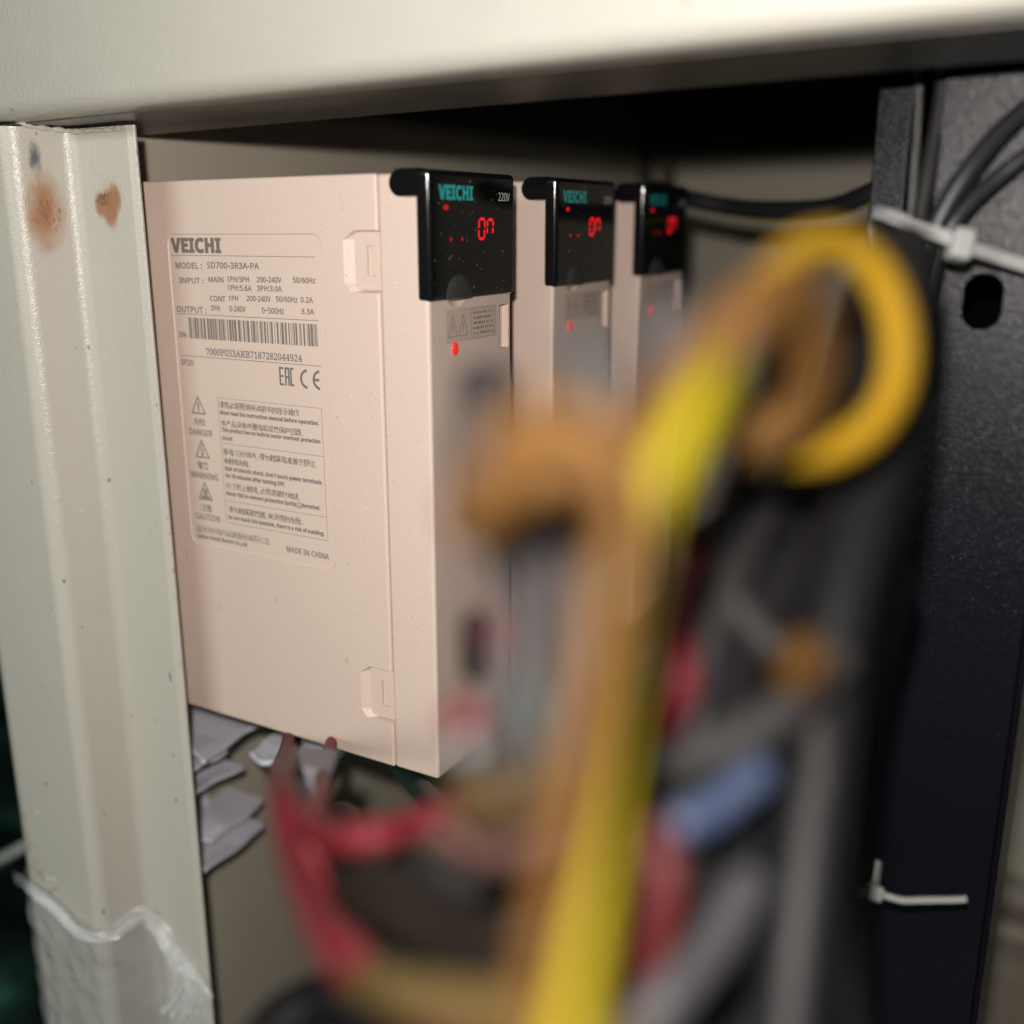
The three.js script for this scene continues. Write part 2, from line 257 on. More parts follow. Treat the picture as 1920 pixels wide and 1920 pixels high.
// ------------------------------------------------------------ the servo drives
// Chinese characters as strokes on a 10 by 10 grid
const C = {};
const defs = {
  '讠': '2041 1444 4448 4866', '亻': '7004 4249', '扌': '0292 5059 5927 0785', '氵': '2142 0435 0967', '青t': '0292 1585 0999 5059', '月': '2019 2080 8089 2373 2676',
  '夂': '4005 3292 9209 3499', '力': '0292 9289 8969 5009', '必': '0518 3338 3878 7876 4152 7394 8019', '宀': '4051 0408 0494 9497', '女': '3016 1689 7108 0393', '日': '1019 1080 8089 1585 1989',
  '刀': '0080 8079 7959 4009', '口': '1119 1181 8189 1989', '吏': '0191 1383 1316 8386 1686 5055 5508 3599', '用': '1109 1181 8189 1484 1686 5159', '兑': '2032 8062 1383 1316 8386 1686 3609 6668 6898',
  '书': '1272 7275 0595 9597 9777 4049 7191', '白': '5032 1219 1282 8289 1585 1989', '勺': '3006 1282 8289 8969 3556', '匕': '1019 1989 8985 8014', '示': '1181 0494 5459 5939 3518 7598', '木': '0292 5059 5208 5298',
  '乍': '3014 2292 4249 4585 4888', '本': '0292 5059 5207 5297 3777', '产': '5051 1181 3143 7153 1484 1409', '殳': '2023 2060 6063 6393 0585 8509 2699', '有': '0292 4008 3449 3484 8489 3585 3787', '内': '1219 1282 8289 5053 5327 5377',
  '置': '0003 0090 9093 3033 6063 0393 0494 4345 2529 2585 8589 2787 0999', '电': '1117 1181 8187 1484 1787 5059 5999 9997', '几': '2028 2809 2070 7078 7899 9997', '寸': '0292 6069 6949 2546', '辶': '1021 0333 3336 3608 0899',
  '丸': '0272 7278 7899 4008 1355', '户': '4051 2282 8285 2585 2208', '回b': '0109 0191 9199 0999', '足': '1080 1014 8084 1484 5458 1619 5888 1999', '米': '5059 0595 2143 8163 5528 5588', '斤': '7020 2009 2494 6469', '乚': '0009 0999',
  '分': '3005 6095 2474 7469 6949 4409', '钅': '4003 2363 1565 4349 4977', '中': '1217 1282 8287 1787 5059', '勿': '3004 1383 8389 8969 4317 6339', '角': '4013 4070 7053 1319 1383 8389 1585 1787 5359', '虫': '1115 1181 8185 1585 5059 0999 7799',
  '艹': '0494 2028 7078', '大': '0292 5009 5399', '原b': '0191 1109', '小': '5059 5939 2308 7398', '立': '5052 0393 2537 7567 0999', '山': '5059 0309 0999 9399', '而': '0090 5003 0309 0393 9399 3339 6369', '子': '1181 8154 5459 5939 0494',
  '阝': '1019 1080 8053 5386 8656', '佥': '5004 5094 2474 1628 5557 8668 0999', '为': '2032 0393 9389 8969 4009 5666', '了': '1181 8154 5459 5939', '方': '5051 0292 4009 4575 7579 7959', '止': '5059 5494 2429 0999', '彡': '8004 8307 8709',
  '页': '0090 4022 1217 1282 8287 5428 6799', '车': '0191 3014 1484 0797 6069', '土': '0393 5058 0895', '也': '0482 8286 5057 2128 2899 9997', '纟': '5014 1464 6408 0899', '戋': '0282 0595 4048 4899 7009', '攵': '3004 2292 8209 2499',
  '火': '5109 5199 2134 8165', '昜': '1070 7035 3595 9589 4519 6549', '州': '0315 2009 4355 5059 7375 8089', '韦': '1181 0484 0797 9789 4049', '仓': '5004 5094 2474 7476 2428 2888', '刂': '2126 8089 8969', '气': '3004 2292 2474 0686 8689 8999',
  '禾': '8011 5159 0494 5408 5498', '斗': '2133 2436 0797 7079', '支': '0292 5004 1484 8409 2499', '艮': '1080 8085 1585 1019 1939 5599 8565', '公': '3005 6095 4416 1689 6799', '司b': '1181 8189 8969 1363', '告t': '3013 2282 5005 0595',
  '言t': '0191 2373 2575', '主': '4051 1181 1585 0999 5159', '心': '0518 3338 3888 8885 4152 7394', '危': '4012 2262 6244 1494 1409 4656 4696 4649 4999', '灬': '1209 3237 6168 8299', '贝': '',
};
const comp = {
  '请': '讠0039 青t3094 月4589', '务': '夂0095 力1599', '按': '扌0039 宀3093 女3399', '照': '日0046 刀4093 口4386 灬0799', '使': '亻0039 吏3099', '说': '讠0039 兑3099', '明': '日0148 月4099', '的': '白0049 勺5099', '指': '扌0039 匕4084 日4489',
  '操': '扌0039 口5073 口3355 口6395 木3699', '作': '亻0039 乍3099', '品': '口2074 口0549 口5599', '没': '氵0039 殳3099', '机': '木0049 几4099', '过': '辶0099 寸3097', '热': '扌0046 丸4096 灬0799', '保': '亻0039 口3094 木3499', '护': '扌0039 户3099',
  '回': '回b0099 口3366', '路': '足0049 夂4095 口5599', '断': '米1057 乚0059 斤5099', '钟': '钅0049 中4099', '触': '角0049 虫5099', '摸': '扌0039 艹3092 日4386 大3699', '源': '氵0039 原b3099 白4286 小4699', '端': '立0049 山4093 而4399', '部': '立0054 口0559 阝6099',
  '位': '亻0039 立3099', '险': '阝0039 佥3099', '防': '阝0039 方3099', '须': '彡0039 页3099', '连': '辶0099 车3097', '接': '扌0039 立3094 女3499', '好': '女0049 子4099', '地': '土0039 也3099', '线': '纟0039 戋3099', '散': '艹0053 月0459 攵5099',
  '器': '口0043 口5093 大0396 口0649 口5699', '烫': '氵0035 昜3095 火0599', '伤': '亻0039 夂3094 力3499', '苏': '艹0093 力1389 小0599', '伟': '亻0039 韦3099', '创': '仓0059 刂6099', '科': '禾0049 斗5099', '技': '扌0039 支3099', '股': '月0049 殳4099', '份': '亻0039 分3099',
  '限': '阝0039 艮3099', '司': '司b0099 口1568', '告': '告t0095 口1689', '警': '艹0052 勺0255 攵5095 言t1588 口2799', '注': '氵0039 主3099', '意': '立0093 日1386 心0699', '触电': '',
};
function glyph(g, ch, x, y, w, h) {                                  // top left x, y
  const run = (s, x, y, w, h) => { for (const k of defs[s].split(' ')) { g.beginPath(); for (let i = 0; i < k.length; i += 2) { const a = x + (+k[i] + 0.5) / 10 * w, b = y + (+k[i + 1] + 0.5) / 10 * h; i ? g.lineTo(a, b) : g.moveTo(a, b); } g.stroke(); } };
  if (comp[ch]) for (const c of comp[ch].split(' ')) { const n = c.slice(0, -4), [a, b, d, e] = [...c.slice(-4)].map(Number); run(n, x + a / 9 * w, y + b / 9 * h, Math.max(0.12, (d - a) / 9) * w, Math.max(0.12, (e - b) / 9) * h); }
  else if (defs[ch]) run(ch, x, y, w, h);
  else return false;
  return true;
}
const NW = 59.0, NH = 96.0, K = 18;      // the rating label in millimetres, and pixels per millimetre
const INK = 'rgb(112,104,99)';
const plateTex = canvasTex(Math.round(NW * K), Math.round(NH * K), (g, w, h) => {
  g.fillStyle = `rgb(${PLASTIC})`; g.fillRect(0, 0, w, h);
  for (let i = 0; i < 5000; i++) { g.fillStyle = rnd() < 0.5 ? 'rgba(255,240,228,0.05)' : 'rgba(120,96,84,0.05)'; g.fillRect(rnd() * w, rnd() * h, rr(1, 5), rr(1, 5)); }
  g.fillStyle = g.strokeStyle = INK; g.lineCap = 'round'; g.lineJoin = 'round';
  const T = (s, x0, x1, base, cap, font = '400', fam = 'sans-serif') => { g.save(); g.font = `${font} ${cap * K / 0.714}px ${fam}`; const m = g.measureText(s).width; g.translate(x0 * K, base * K); g.scale((x1 - x0) * K / m, 1); g.fillText(s, 0, 0); g.lineWidth = 0.10 * K; g.strokeText(s, 0, 0); g.restore(); };
  const Z = (s, x0, x1, top, bot, lw = 0.23) => { const n = [...s].reduce((a, c) => a + (c === ',' || c === '.' ? 0.45 : c === '1' || c === '0' ? 0.62 : 1), 0), u = (x1 - x0) / n; let x = x0; g.lineWidth = lw * K; for (const c of s) { const a = c === ',' || c === '.' ? 0.45 : c === '1' || c === '0' ? 0.62 : 1; if (!glyph(g, c, x * K, top * K, u * 0.94 * K, (bot - top) * K)) { g.font = `${(bot - top) * 0.95 * K / 0.714}px sans-serif`; g.fillText(c, x * K, bot * K); } x += u * a; } };
  const H = (x0, x1, y, lw = 0.16) => { g.lineWidth = lw * K; g.beginPath(); g.moveTo(x0 * K, y * K); g.lineTo(x1 * K, y * K); g.stroke(); };
  g.lineWidth = 0.5 * K; T('VEICHI', 1.4, 21.5, 5.3, 3.9, '700'); g.save(); g.font = `700 ${3.9 * K / 0.714}px sans-serif`; g.translate(1.4 * K, 5.3 * K); g.scale(20.1 * K / g.measureText('VEICHI').width, 1); g.lineWidth = 0.42 * K; g.strokeText('VEICHI', 0, 0); g.restore();
  H(1.2, 56.1, 6.2);
  T('MODEL :', 2.2, 13.4, 10.0, 1.75); T('SD700-3R3A-PA', 15.3, 35.6, 9.75, 1.75);
  T('INPUT :', 3.4, 13.7, 14.3, 1.6); T('MAIN', 15.4, 21.7, 13.7, 1.45); T('1PH/3PH', 22.8, 31.7, 13.5, 1.5); T('200-240V', 34.4, 43.7, 13.4, 1.5); T('50/60Hz', 47.8, 56.0, 13.3, 1.5);
  T('1PH:5.6A', 22.8, 32.3, 15.95, 1.5); T('3PH:3.0A', 34.3, 43.7, 15.85, 1.5);
  T('CONT', 15.5, 21.8, 19.25, 1.5); T('1PH', 22.9, 27.0, 18.9, 1.4); T('200-240V', 30.1, 39.3, 18.8, 1.5); T('50/60Hz', 41.2, 49.3, 18.7, 1.55); T('0.2A', 50.3, 54.8, 18.6, 1.5);
  T('OUTPUT :', 1.3, 14.0, 22.9, 1.75); T('3PH', 15.6, 19.4, 22.1, 1.6); T('0-240V', 23.1, 29.5, 22.0, 1.6); T('0~500Hz', 35.7, 44.0, 22.1, 1.6); T('3.3A', 50.3, 55.0, 21.8, 1.45);
  H(1.5, 56.4, 23.4);
  { let x = 5.9; const s0 = seed; seed = 99; while (x < 56.0) { const b = [0.22, 0.22, 0.45, 0.7, 0.9][Math.floor(rnd() * 5)]; g.globalAlpha = 0.92; g.fillRect(x * K, 24.4 * K, Math.min(b, 56.1 - x) * K, 6.2 * K); x += b + [0.22, 0.22, 0.4, 0.62][Math.floor(rnd() * 4)]; } g.globalAlpha = 1; seed = s0; }
  T('SN', 1.4, 4.7, 30.4, 1.5); T('7000P033AKB7187282044924', 12.2, 49.8, 35.2, 1.95, '400', 'serif');
  H(1.6, 56.8, 36.0); T('IP20', 1.5, 6.8, 38.9, 1.7);
  // conformity marks
  g.lineWidth = 0.62 * K; g.lineCap = 'butt'; const path = (pts) => { g.beginPath(); pts.forEach(([a, b], i) => i ? g.lineTo(a * K, b * K) : g.moveTo(a * K, b * K)); g.stroke(); };
  path([[42.6, 37.4], [41.2, 37.4], [41.2, 42.1], [42.6, 42.1]]); path([[41.2, 39.7], [42.5, 39.7]]); path([[43.3, 42.4], [43.3, 37.4], [44.5, 37.4], [44.5, 42.4]]); path([[43.3, 39.9], [44.5, 39.9]]); path([[46.4, 37.4], [45.3, 37.4], [45.3, 42.1], [46.4, 42.1]]);
  g.lineWidth = 0.75 * K; for (const cx of [51.5, 56.1]) { g.beginPath(); g.arc(cx * K, 40 * K, 2.45 * K, Math.PI * 0.53, Math.PI * 1.47); g.stroke(); } path([[53.8, 40], [55.7, 40]]);
  g.lineCap = 'round';
  // warning triangles
  const tri = (cx, top, bot, sign) => { g.lineWidth = 0.42 * K; g.beginPath(); g.moveTo(cx * K, top * K); g.lineTo((cx + 2.8) * K, bot * K); g.lineTo((cx - 2.8) * K, bot * K); g.closePath(); g.stroke(); g.lineWidth = 0.55 * K;
    if (sign === 0) { path([[cx, top + 1.9], [cx, bot - 1.6]]); g.fillRect((cx - 0.28) * K, (bot - 1.15) * K, 0.56 * K, 0.56 * K); }
    if (sign === 1) { g.lineWidth = 0.34 * K; path([[cx + 0.2, top + 1.3], [cx - 0.5, top + 3], [cx + 0.5, top + 2.9], [cx, bot - 0.6], [cx - 0.4, bot - 1.3]]); path([[cx, bot - 0.6], [cx + 0.5, bot - 1.2]]); }
    if (sign === 2) { g.lineWidth = 0.4 * K; path([[cx - 0.6, top + 2.3], [cx - 0.3, top + 3], [cx - 0.8, bot - 1.6]]); path([[cx + 0.4, top + 2.3], [cx + 0.7, top + 3], [cx + 0.4, bot - 1.6]]); path([[cx, top + 2], [cx + 0.1, bot - 1.2]]); g.fillRect((cx - 1.7) * K, (bot - 1.1) * K, 3.4 * K, 0.7 * K); } };
  tri(7.3, 48.4, 53.5, 0); tri(7.5, 62.0, 67.3, 1); tri(7.5, 75.5, 80.9, 2);
  Z('危险', 4.9, 9.8, 55.0, 57.2, 0.24); T('DANGER', 2.4, 12.4, 60.4, 1.8); Z('警告', 5.0, 9.9, 68.8, 71.1, 0.22); T('WARNING', 1.7, 13.7, 74.2, 1.9); Z('注意', 5.0, 9.9, 82.5, 84.8, 0.24); T('CAUTION', 2.2, 13.1, 87.7, 1.9);
  g.lineWidth = 0.12 * K; g.strokeRect(15.7 * K, 48.0 * K, 40.3 * K, 39.2 * K); H(15.7, 56.0, 61.95, 0.12); H(15.7, 56.0, 80.1, 0.12);
  Z('请务必按照使用说明书的指示操作', 16.1, 47.8, 49.0, 51.0); T('Must read the instruction manual before operation.', 16.2, 54.9, 53.0, 1.15, '700');
  Z('本产品没有内置电机过热保护回路.', 16.4, 49.0, 54.7, 56.6); T('This product has no built-in motor overheat protection', 16.5, 55.1, 58.3, 1.15, '700'); T('circuit', 16.4, 20.7, 60.8, 1.1, '700');
  Z('断电10分钟内,请勿触摸电源端子部位,', 16.6, 53.6, 63.5, 65.5); Z('有触电危险.', 16.5, 27.5, 66.4, 68.3); T("Risk of electric shock. Don't touch power terminals", 16.6, 54.8, 70.4, 1.2, '700'); T('for 10 minutes after turning OFF.', 16.6, 40.9, 72.6, 1.2, '700');
  Z('为了防止触电,必须连接好地线.', 16.6, 46.8, 74.2, 76.2); T('Never fail to connect protective Earth(', 16.4, 44.6, 78.3, 1.2, '700'); T(')terminal.', 46.6, 53.9, 78.2, 1.2, '700');
  g.lineWidth = 0.18 * K; path([[45.6, 77.0], [45.6, 78.0]]); path([[44.9, 78.0], [46.3, 78.0]]); path([[45.15, 78.35], [46.05, 78.35]]); g.beginPath(); g.arc(45.6 * K, 77.9 * K, 0.95 * K, 0, 7); g.stroke();
  Z('请勿触摸散热器,有烫伤的危险.', 16.8, 47.2, 81.7, 83.7); T('Do not touch the heatsink, there is a risk of scalding.', 16.5, 54.9, 85.9, 1.2, '700');
  Z('苏州伟创电气科技股份有限公司', 2.3, 33.2, 89.8, 92.1, 0.2); T('Suzhou Veichi Electric Co.,Ltd.', 2.5, 24.1, 93.95, 1.1, '700'); T('MADE IN CHINA', 39.7, 56.2, 93.0, 1.65);
});

const bodyTex = canvasTex(1170, 1530, (g, w, h) => {     // 130 x 170 mm of housing, z -0.13..0, y 0..0.17
  g.fillStyle = `rgb(${PLASTIC})`; g.fillRect(0, 0, w, h);
  for (let i = 0; i < 9000; i++) { g.fillStyle = rnd() < 0.5 ? 'rgba(255,240,228,0.05)' : 'rgba(130,104,92,0.05)'; const r = rr(1, 6); g.fillRect(rnd() * w, rnd() * h, r, r); }
  for (let i = 0; i < 130; i++) { g.fillStyle = `rgba(${rnd() < 0.7 ? '86,68,58' : '250,244,236'},${rr(0.25, 0.85)})`; g.beginPath(); g.ellipse(rnd() * w, rnd() * h, rr(0.8, 2.4), rr(0.8, 2.0), rnd() * 3, 0, 7); g.fill(); }
  for (let i = 0; i < 34; i++) { const x = rnd() * w, y = rnd() * h, a = rnd() * 6.3, l = rr(6, 46); g.strokeStyle = `rgba(${rnd() < 0.5 ? '150,122,106' : '236,222,210'},${rr(0.2, 0.5)})`; g.lineWidth = rr(0.8, 1.8); g.beginPath(); g.moveTo(x, y); g.quadraticCurveTo(x + Math.cos(a) * l * 0.5 + rr(-4, 4), y + Math.sin(a) * l * 0.5 + rr(-4, 4), x + Math.cos(a) * l, y + Math.sin(a) * l); g.stroke(); }
  for (const [x, y, r] of [[420, 1180, 9], [640, 1120, 6], [300, 1040, 5], [880, 1250, 5]]) for (let i = 0; i < 40; i++) { g.fillStyle = `rgba(150,112,90,${rr(0.05, 0.16)})`; g.beginPath(); g.arc(x + rr(-r, r), y + rr(-r, r) * 1.8, rr(1, 3), 0, 7); g.fill(); }
});
bodyTex.wrapS = bodyTex.wrapT = THREE.RepeatWrapping; bodyTex.repeat.set(1 / 0.13, 1 / 0.17); M.plastic.map = bodyTex;
const DW = 0.0432, DH = 0.17, SEAM = -0.0155, REAR = -0.1285;
const evalr = new Evaluator(); evalr.attributes = ['position', 'normal', 'uv']; evalr.useGroups = false;
const brush = (g) => { const b = new Brush(g); b.updateMatrixWorld(true); return b; };
const cut = (g, ...cs) => { let b = brush(g); for (const c of cs) { b = evalr.evaluate(b, brush(c), SUBTRACTION); b.updateMatrixWorld(true); } return b.geometry; };
// prism from a (z, y) outline on the face x = 0, going to depth d with the outline shrinking to inner
function pit(outer, inner, d, lift = 0.001) {
  const n = outer.length, rows = [[outer, -lift], [outer, 0], [inner, d]], pos = [], idx = [];
  for (const [o, x] of rows) for (const [z, y] of o) pos.push(x, y, z);
  for (let r = 0; r < 2; r++) for (let i = 0; i < n; i++) { const a = r * n + i, b = r * n + (i + 1) % n; idx.push(a, b, a + n, b, b + n, a + n); }
  const tri = THREE.ShapeUtils.triangulateShape(outer.map(([z, y]) => new THREE.Vector2(z, y)), []);
  for (const [a, b, c] of tri) { idx.push(a, c, b); idx.push(2 * n + a, 2 * n + b, 2 * n + c); }
  let g = new THREE.BufferGeometry(); g.setAttribute('position', new THREE.Float32BufferAttribute(pos, 3)); g.setIndex(idx); g = g.toNonIndexed();
  // make it face outwards
  const p = g.attributes.position; let vol = 0; const a = new THREE.Vector3(), b = new THREE.Vector3(), c = new THREE.Vector3();
  for (let i = 0; i < p.count; i += 3) { a.fromBufferAttribute(p, i); b.fromBufferAttribute(p, i + 1); c.fromBufferAttribute(p, i + 2); vol += a.dot(b.cross(c)); }
  if (vol < 0) for (let i = 0; i < p.count; i += 3) { const t = [p.getX(i), p.getY(i), p.getZ(i)]; p.setXYZ(i, p.getX(i + 1), p.getY(i + 1), p.getZ(i + 1)); p.setXYZ(i + 1, ...t); }
  g.computeVertexNormals(); g.setAttribute('uv', new THREE.BufferAttribute(new Float32Array(p.count * 2), 2)); return g;
}
const rrect = (z0, z1, y0, y1, r, k = 6) => { const o = []; for (const [cz, cy, a] of [[z1 - r, y1 - r, 0], [z0 + r, y1 - r, 1], [z0 + r, y0 + r, 2], [z1 - r, y0 + r, 3]]) for (let i = 0; i <= k; i++) { const t = (a + i / k) * Math.PI / 2; o.push([cz + Math.cos(t) * r, cy + Math.sin(t) * r]); } return o; };
const LZ0 = -0.0936, LZ1 = LZ0 + NW / 1000, LY1 = 0.1549, LY0 = LY1 - NH / 1000;
const rearBody = (() => {
  const pitD = 0.00032, labOut = rrect(LZ0, LZ1, LY0, LY1, 0.0032), labIn = rrect(LZ0 + 0.0003, LZ1 - 0.0003, LY0 + 0.0003, LY1 - 0.0003, 0.003);
  const clip = (y0, y1) => pit([[SEAM + 0.002, y1], [-0.0237, y1], [-0.0273, y1 - 0.0025], [-0.0273, y0 + 0.0025], [-0.0252, y0], [SEAM + 0.002, y0]], [[SEAM + 0.002, y1 - 0.0003], [-0.0226, y1 - 0.0003], [-0.0238, y1 - 0.0022], [-0.0238, y0 + 0.0022], [-0.0221, y0 + 0.0003], [SEAM + 0.002, y0 + 0.0003]], 0.0021);
  return boxUV(cut(new RoundedBoxGeometry(DW, DH, SEAM - 0.0002 - REAR, 3, 0.0009).translate(DW / 2, DH / 2, (SEAM - 0.0002 + REAR) / 2), pit(labOut, labIn, pitD), clip(0.1396, 0.1557), clip(0.0142, 0.0310)));
})();
const nameGeo = new THREE.ShapeGeometry(new THREE.Shape(rrect(LZ0 + 0.0004, LZ1 - 0.0004, LY0 + 0.0004, LY1 - 0.0004, 0.003).map(([z, y]) => new THREE.Vector2(z, y))));
{ const p = nameGeo.attributes.position, uv = nameGeo.attributes.uv; for (let i = 0; i < p.count; i++) { const z = p.getX(i), y = p.getY(i); uv.setXY(i, (z - LZ0) / (LZ1 - LZ0), (y - LY0) / (LY1 - LY0)); p.setXYZ(i, 0.00030, y, z); } const ix = nameGeo.index; if (ix) for (let i = 0; i < ix.count; i += 3) { const t = ix.getX(i); ix.setX(i, ix.getX(i + 1)); ix.setX(i + 1, t); } nameGeo.computeVertexNormals(); if (nameGeo.attributes.normal.getX(0) > 0) { for (let i = 0; i < ix.count; i += 3) { const t = ix.getX(i); ix.setX(i, ix.getX(i + 1)); ix.setX(i + 1, t); } nameGeo.computeVertexNormals(); } }
// front cover: a shell with the step round the display tab, the thumb scallop and a window
const coverGeo = (() => {
  const tab = pit([[0.002, 0.175], [-0.0115, 0.175], [-0.0113, 0.1680], [-0.0103, 0.1655], [-0.0085, 0.1641], [-0.0064, 0.1636], [0.002, 0.1636]], [[0.002, 0.175], [-0.0107, 0.175], [-0.0105, 0.1682], [-0.0097, 0.1661], [-0.0082, 0.1649], [-0.0062, 0.1644], [0.002, 0.1644]], 0.0007);
  const scallop = new THREE.SphereGeometry(0.0115, 40, 24).translate(0.0132, 0.1405, 0.0103);
  const win = new THREE.BoxGeometry(0.0052, 0.0125, 0.004).translate(0.0388, 0.1285, 0);
  return boxUV(cut(new RoundedBoxGeometry(DW, DH - 0.0004, -SEAM, 4, 0.0011).translate(DW / 2, DH / 2, SEAM / 2), tab, scallop, win));
})();
const tongueGeo = (y0, y1) => { const g = cut(box(0.0013, 0.0036, y0, y1, -0.0245, SEAM + 0.001, 0.0002, 1), new THREE.BoxGeometry(0.004, 0.0079, 0.0027).translate(0.0013, (y0 + y1) / 2 + 0.0002, -0.0190)); return boxUV(g); };
const screenTex = canvasTex(672, 512, (g, w, h) => {          // 42 x 32 mm
  const S = 16; g.fillStyle = 'rgb(9,9,11)'; g.fillRect(0, 0, w, h);
  g.fillStyle = 'rgb(38,168,165)'; g.font = `700 ${3.6 * S / 0.714}px sans-serif`; g.save(); g.translate(3.0 * S, 6.2 * S); g.rotate(0.0); g.scale(17.0 * S / g.measureText('VEICHI').width, 1); g.fillText('VEICHI', 0, 0); g.lineWidth = 5; g.strokeStyle = 'rgb(38,168,165)'; g.strokeText('VEICHI', 0, 0); g.restore();
  g.fillStyle = 'rgb(220,220,220)'; g.save(); g.font = `500 ${2.3 * S / 0.714}px sans-serif`; g.translate(33.6 * S, 6.2 * S); g.scale(6.6 * S / g.measureText('220V').width, 1); g.fillText('220V', 0, 0); g.restore();
  for (let i = 0; i < 330; i++) { const r = Math.pow(rnd(), 3) * 2.6 + 0.8; g.fillStyle = `rgba(225,222,216,${rr(0.25, 0.95)})`; g.beginPath(); g.ellipse(rnd() * w, rnd() * h, r, r * rr(0.5, 1.2), rr(0, 3), 0, 7); g.fill(); }
});
const dispBody = (() => { const g = [new RoundedBoxGeometry(DW + 0.0008, 0.0330, 0.0046, 5, 0.0014).translate(DW / 2, 0.1541, -0.0013)]; return boxUV(g[0]); })();
const tabGeo = (() => { const s = new THREE.Shape(); s.moveTo(-0.0010, 0.0031); s.lineTo(-0.0062, 0.0031); s.absarc(-0.0062, 0, 0.0031, Math.PI / 2, Math.PI * 1.5, false); s.lineTo(-0.0010, -0.0031); s.closePath(); const g = new THREE.ExtrudeGeometry(s, { depth: 0.003, bevelEnabled: true, bevelThickness: 0.0005, bevelSize: 0.0004, bevelSegments: 3, curveSegments: 16 }); g.applyMatrix4(new THREE.Matrix4().makeBasis(new THREE.Vector3(0, 0, 1), new THREE.Vector3(0, 1, 0), new THREE.Vector3(1, 0, 0))); const ix = g.toNonIndexed(); const p = ix.attributes.position; for (let i = 0; i < p.count; i += 3) { const t = [p.getX(i), p.getY(i), p.getZ(i)]; p.setXYZ(i, p.getX(i + 1), p.getY(i + 1), p.getZ(i + 1)); p.setXYZ(i + 1, ...t); } ix.computeVertexNormals(); return boxUV(toCreasedNormals(ix, 0.5).translate(0.0, 0.1674, -0.0018)); })();
const planeZ = (x0, x1, y0, y1, z) => { const g = new THREE.PlaneGeometry(x1 - x0, y1 - y0); g.translate((x0 + x1) / 2, (y0 + y1) / 2, z); return g; };
const screenMat = new THREE.MeshPhysicalMaterial({ map: screenTex, roughness: 0.07, clearcoat: 0.3, clearcoatRoughness: 0.03 });
const thumbGeo = (() => { const g = new THREE.SphereGeometry(1, 40, 20, 0, Math.PI * 2, 0, Math.PI / 2).toNonIndexed(); const keep = g.attributes.position; for (let i = 0; i < keep.count; i++) { const x = keep.getX(i), y = keep.getY(i), z = keep.getZ(i); keep.setXYZ(i, 0.0132 + x * 0.0066, 0.1381 + Math.max(0.0, z) * 0.0062, 0.00105 + y * 0.0012); } g.computeVertexNormals(); return boxUV(g); })();
const ledMat = new THREE.MeshStandardMaterial({ color: 0x200000, emissive: new THREE.Color(1, 0.012, 0.02), emissiveIntensity: 1.0, roughness: 0.4 });
const ledDim = new THREE.MeshStandardMaterial({ color: 0x160000, emissive: new THREE.Color(1, 0.01, 0.02), emissiveIntensity: 0.55, roughness: 0.4 });
const lampRed = new THREE.MeshPhysicalMaterial({ color: new THREE.Color(0.6, 0.03, 0.03), emissive: new THREE.Color(1, 0.03, 0.03), emissiveIntensity: 0.35, roughness: 0.2 });
const seg = (x, y, len, ang, w = 0.00045) => { const s = new THREE.Shape(); s.moveTo(-len / 2, 0); s.lineTo(-len / 2 + w / 2, w / 2); s.lineTo(len / 2 - w / 2, w / 2); s.lineTo(len / 2, 0); s.lineTo(len / 2 - w / 2, -w / 2); s.lineTo(-len / 2 + w / 2, -w / 2); s.closePath(); const g = new THREE.ShapeGeometry(s); g.rotateZ(ang); g.translate(x, y, 0.00112); return g; };
// seven-segment figures with a slight slant: which segments glow
function figure(x, y, on, h = 0.0026) { const w = 0.0030, sl = 0.0002, V = Math.PI / 2; const all = { t: [x, y + h, w * 0.86, 0], m: [x, y, w * 0.86, 0], b: [x, y - h, w * 0.86, 0], ul: [x - w / 2, y + h / 2, h * 0.9, V], ur: [x + w / 2, y + h / 2, h * 0.9, V], ll: [x - w / 2, y - h / 2, h * 0.9, V], lr: [x + w / 2, y - h / 2, h * 0.9, V] }; return mergeGeometries(on.map((k) => seg(all[k][0] + (all[k][1] - y) * 0.08, ...all[k].slice(1), 0.00075))); }
const printTex = canvasTex(640, 320, (g, w, h) => { g.clearRect(0, 0, w, h); g.fillStyle = 'rgb(188,168,156)'; g.fillRect(0, 0, w, h); g.strokeStyle = g.fillStyle = 'rgb(128,116,108)'; g.lineWidth = 7; for (const cx of [78, 205]) { g.beginPath(); g.moveTo(cx, 60); g.lineTo(cx + 56, 262); g.lineTo(cx - 56, 262); g.closePath(); g.stroke(); g.fillRect(cx - 5, 130, 10, 70); g.fillRect(cx - 5, 215, 10, 12); } g.lineWidth = 4; g.strokeRect(310, 20, 300, 290); for (let r = 0; r < 5; r++) for (let x = 335; x < 580; x += rr(22, 40)) g.fillRect(x, 50 + r * 50, rr(12, 24), 24); });
const printMat = new THREE.MeshStandardMaterial({ map: printTex, roughness: 0.55 });
const terminalBlack = M.darkPlastic, terminalPale = M.cable(0.42, 0.36, 0.34, 0.5), terminalRed = M.cable(0.35, 0.03, 0.03);

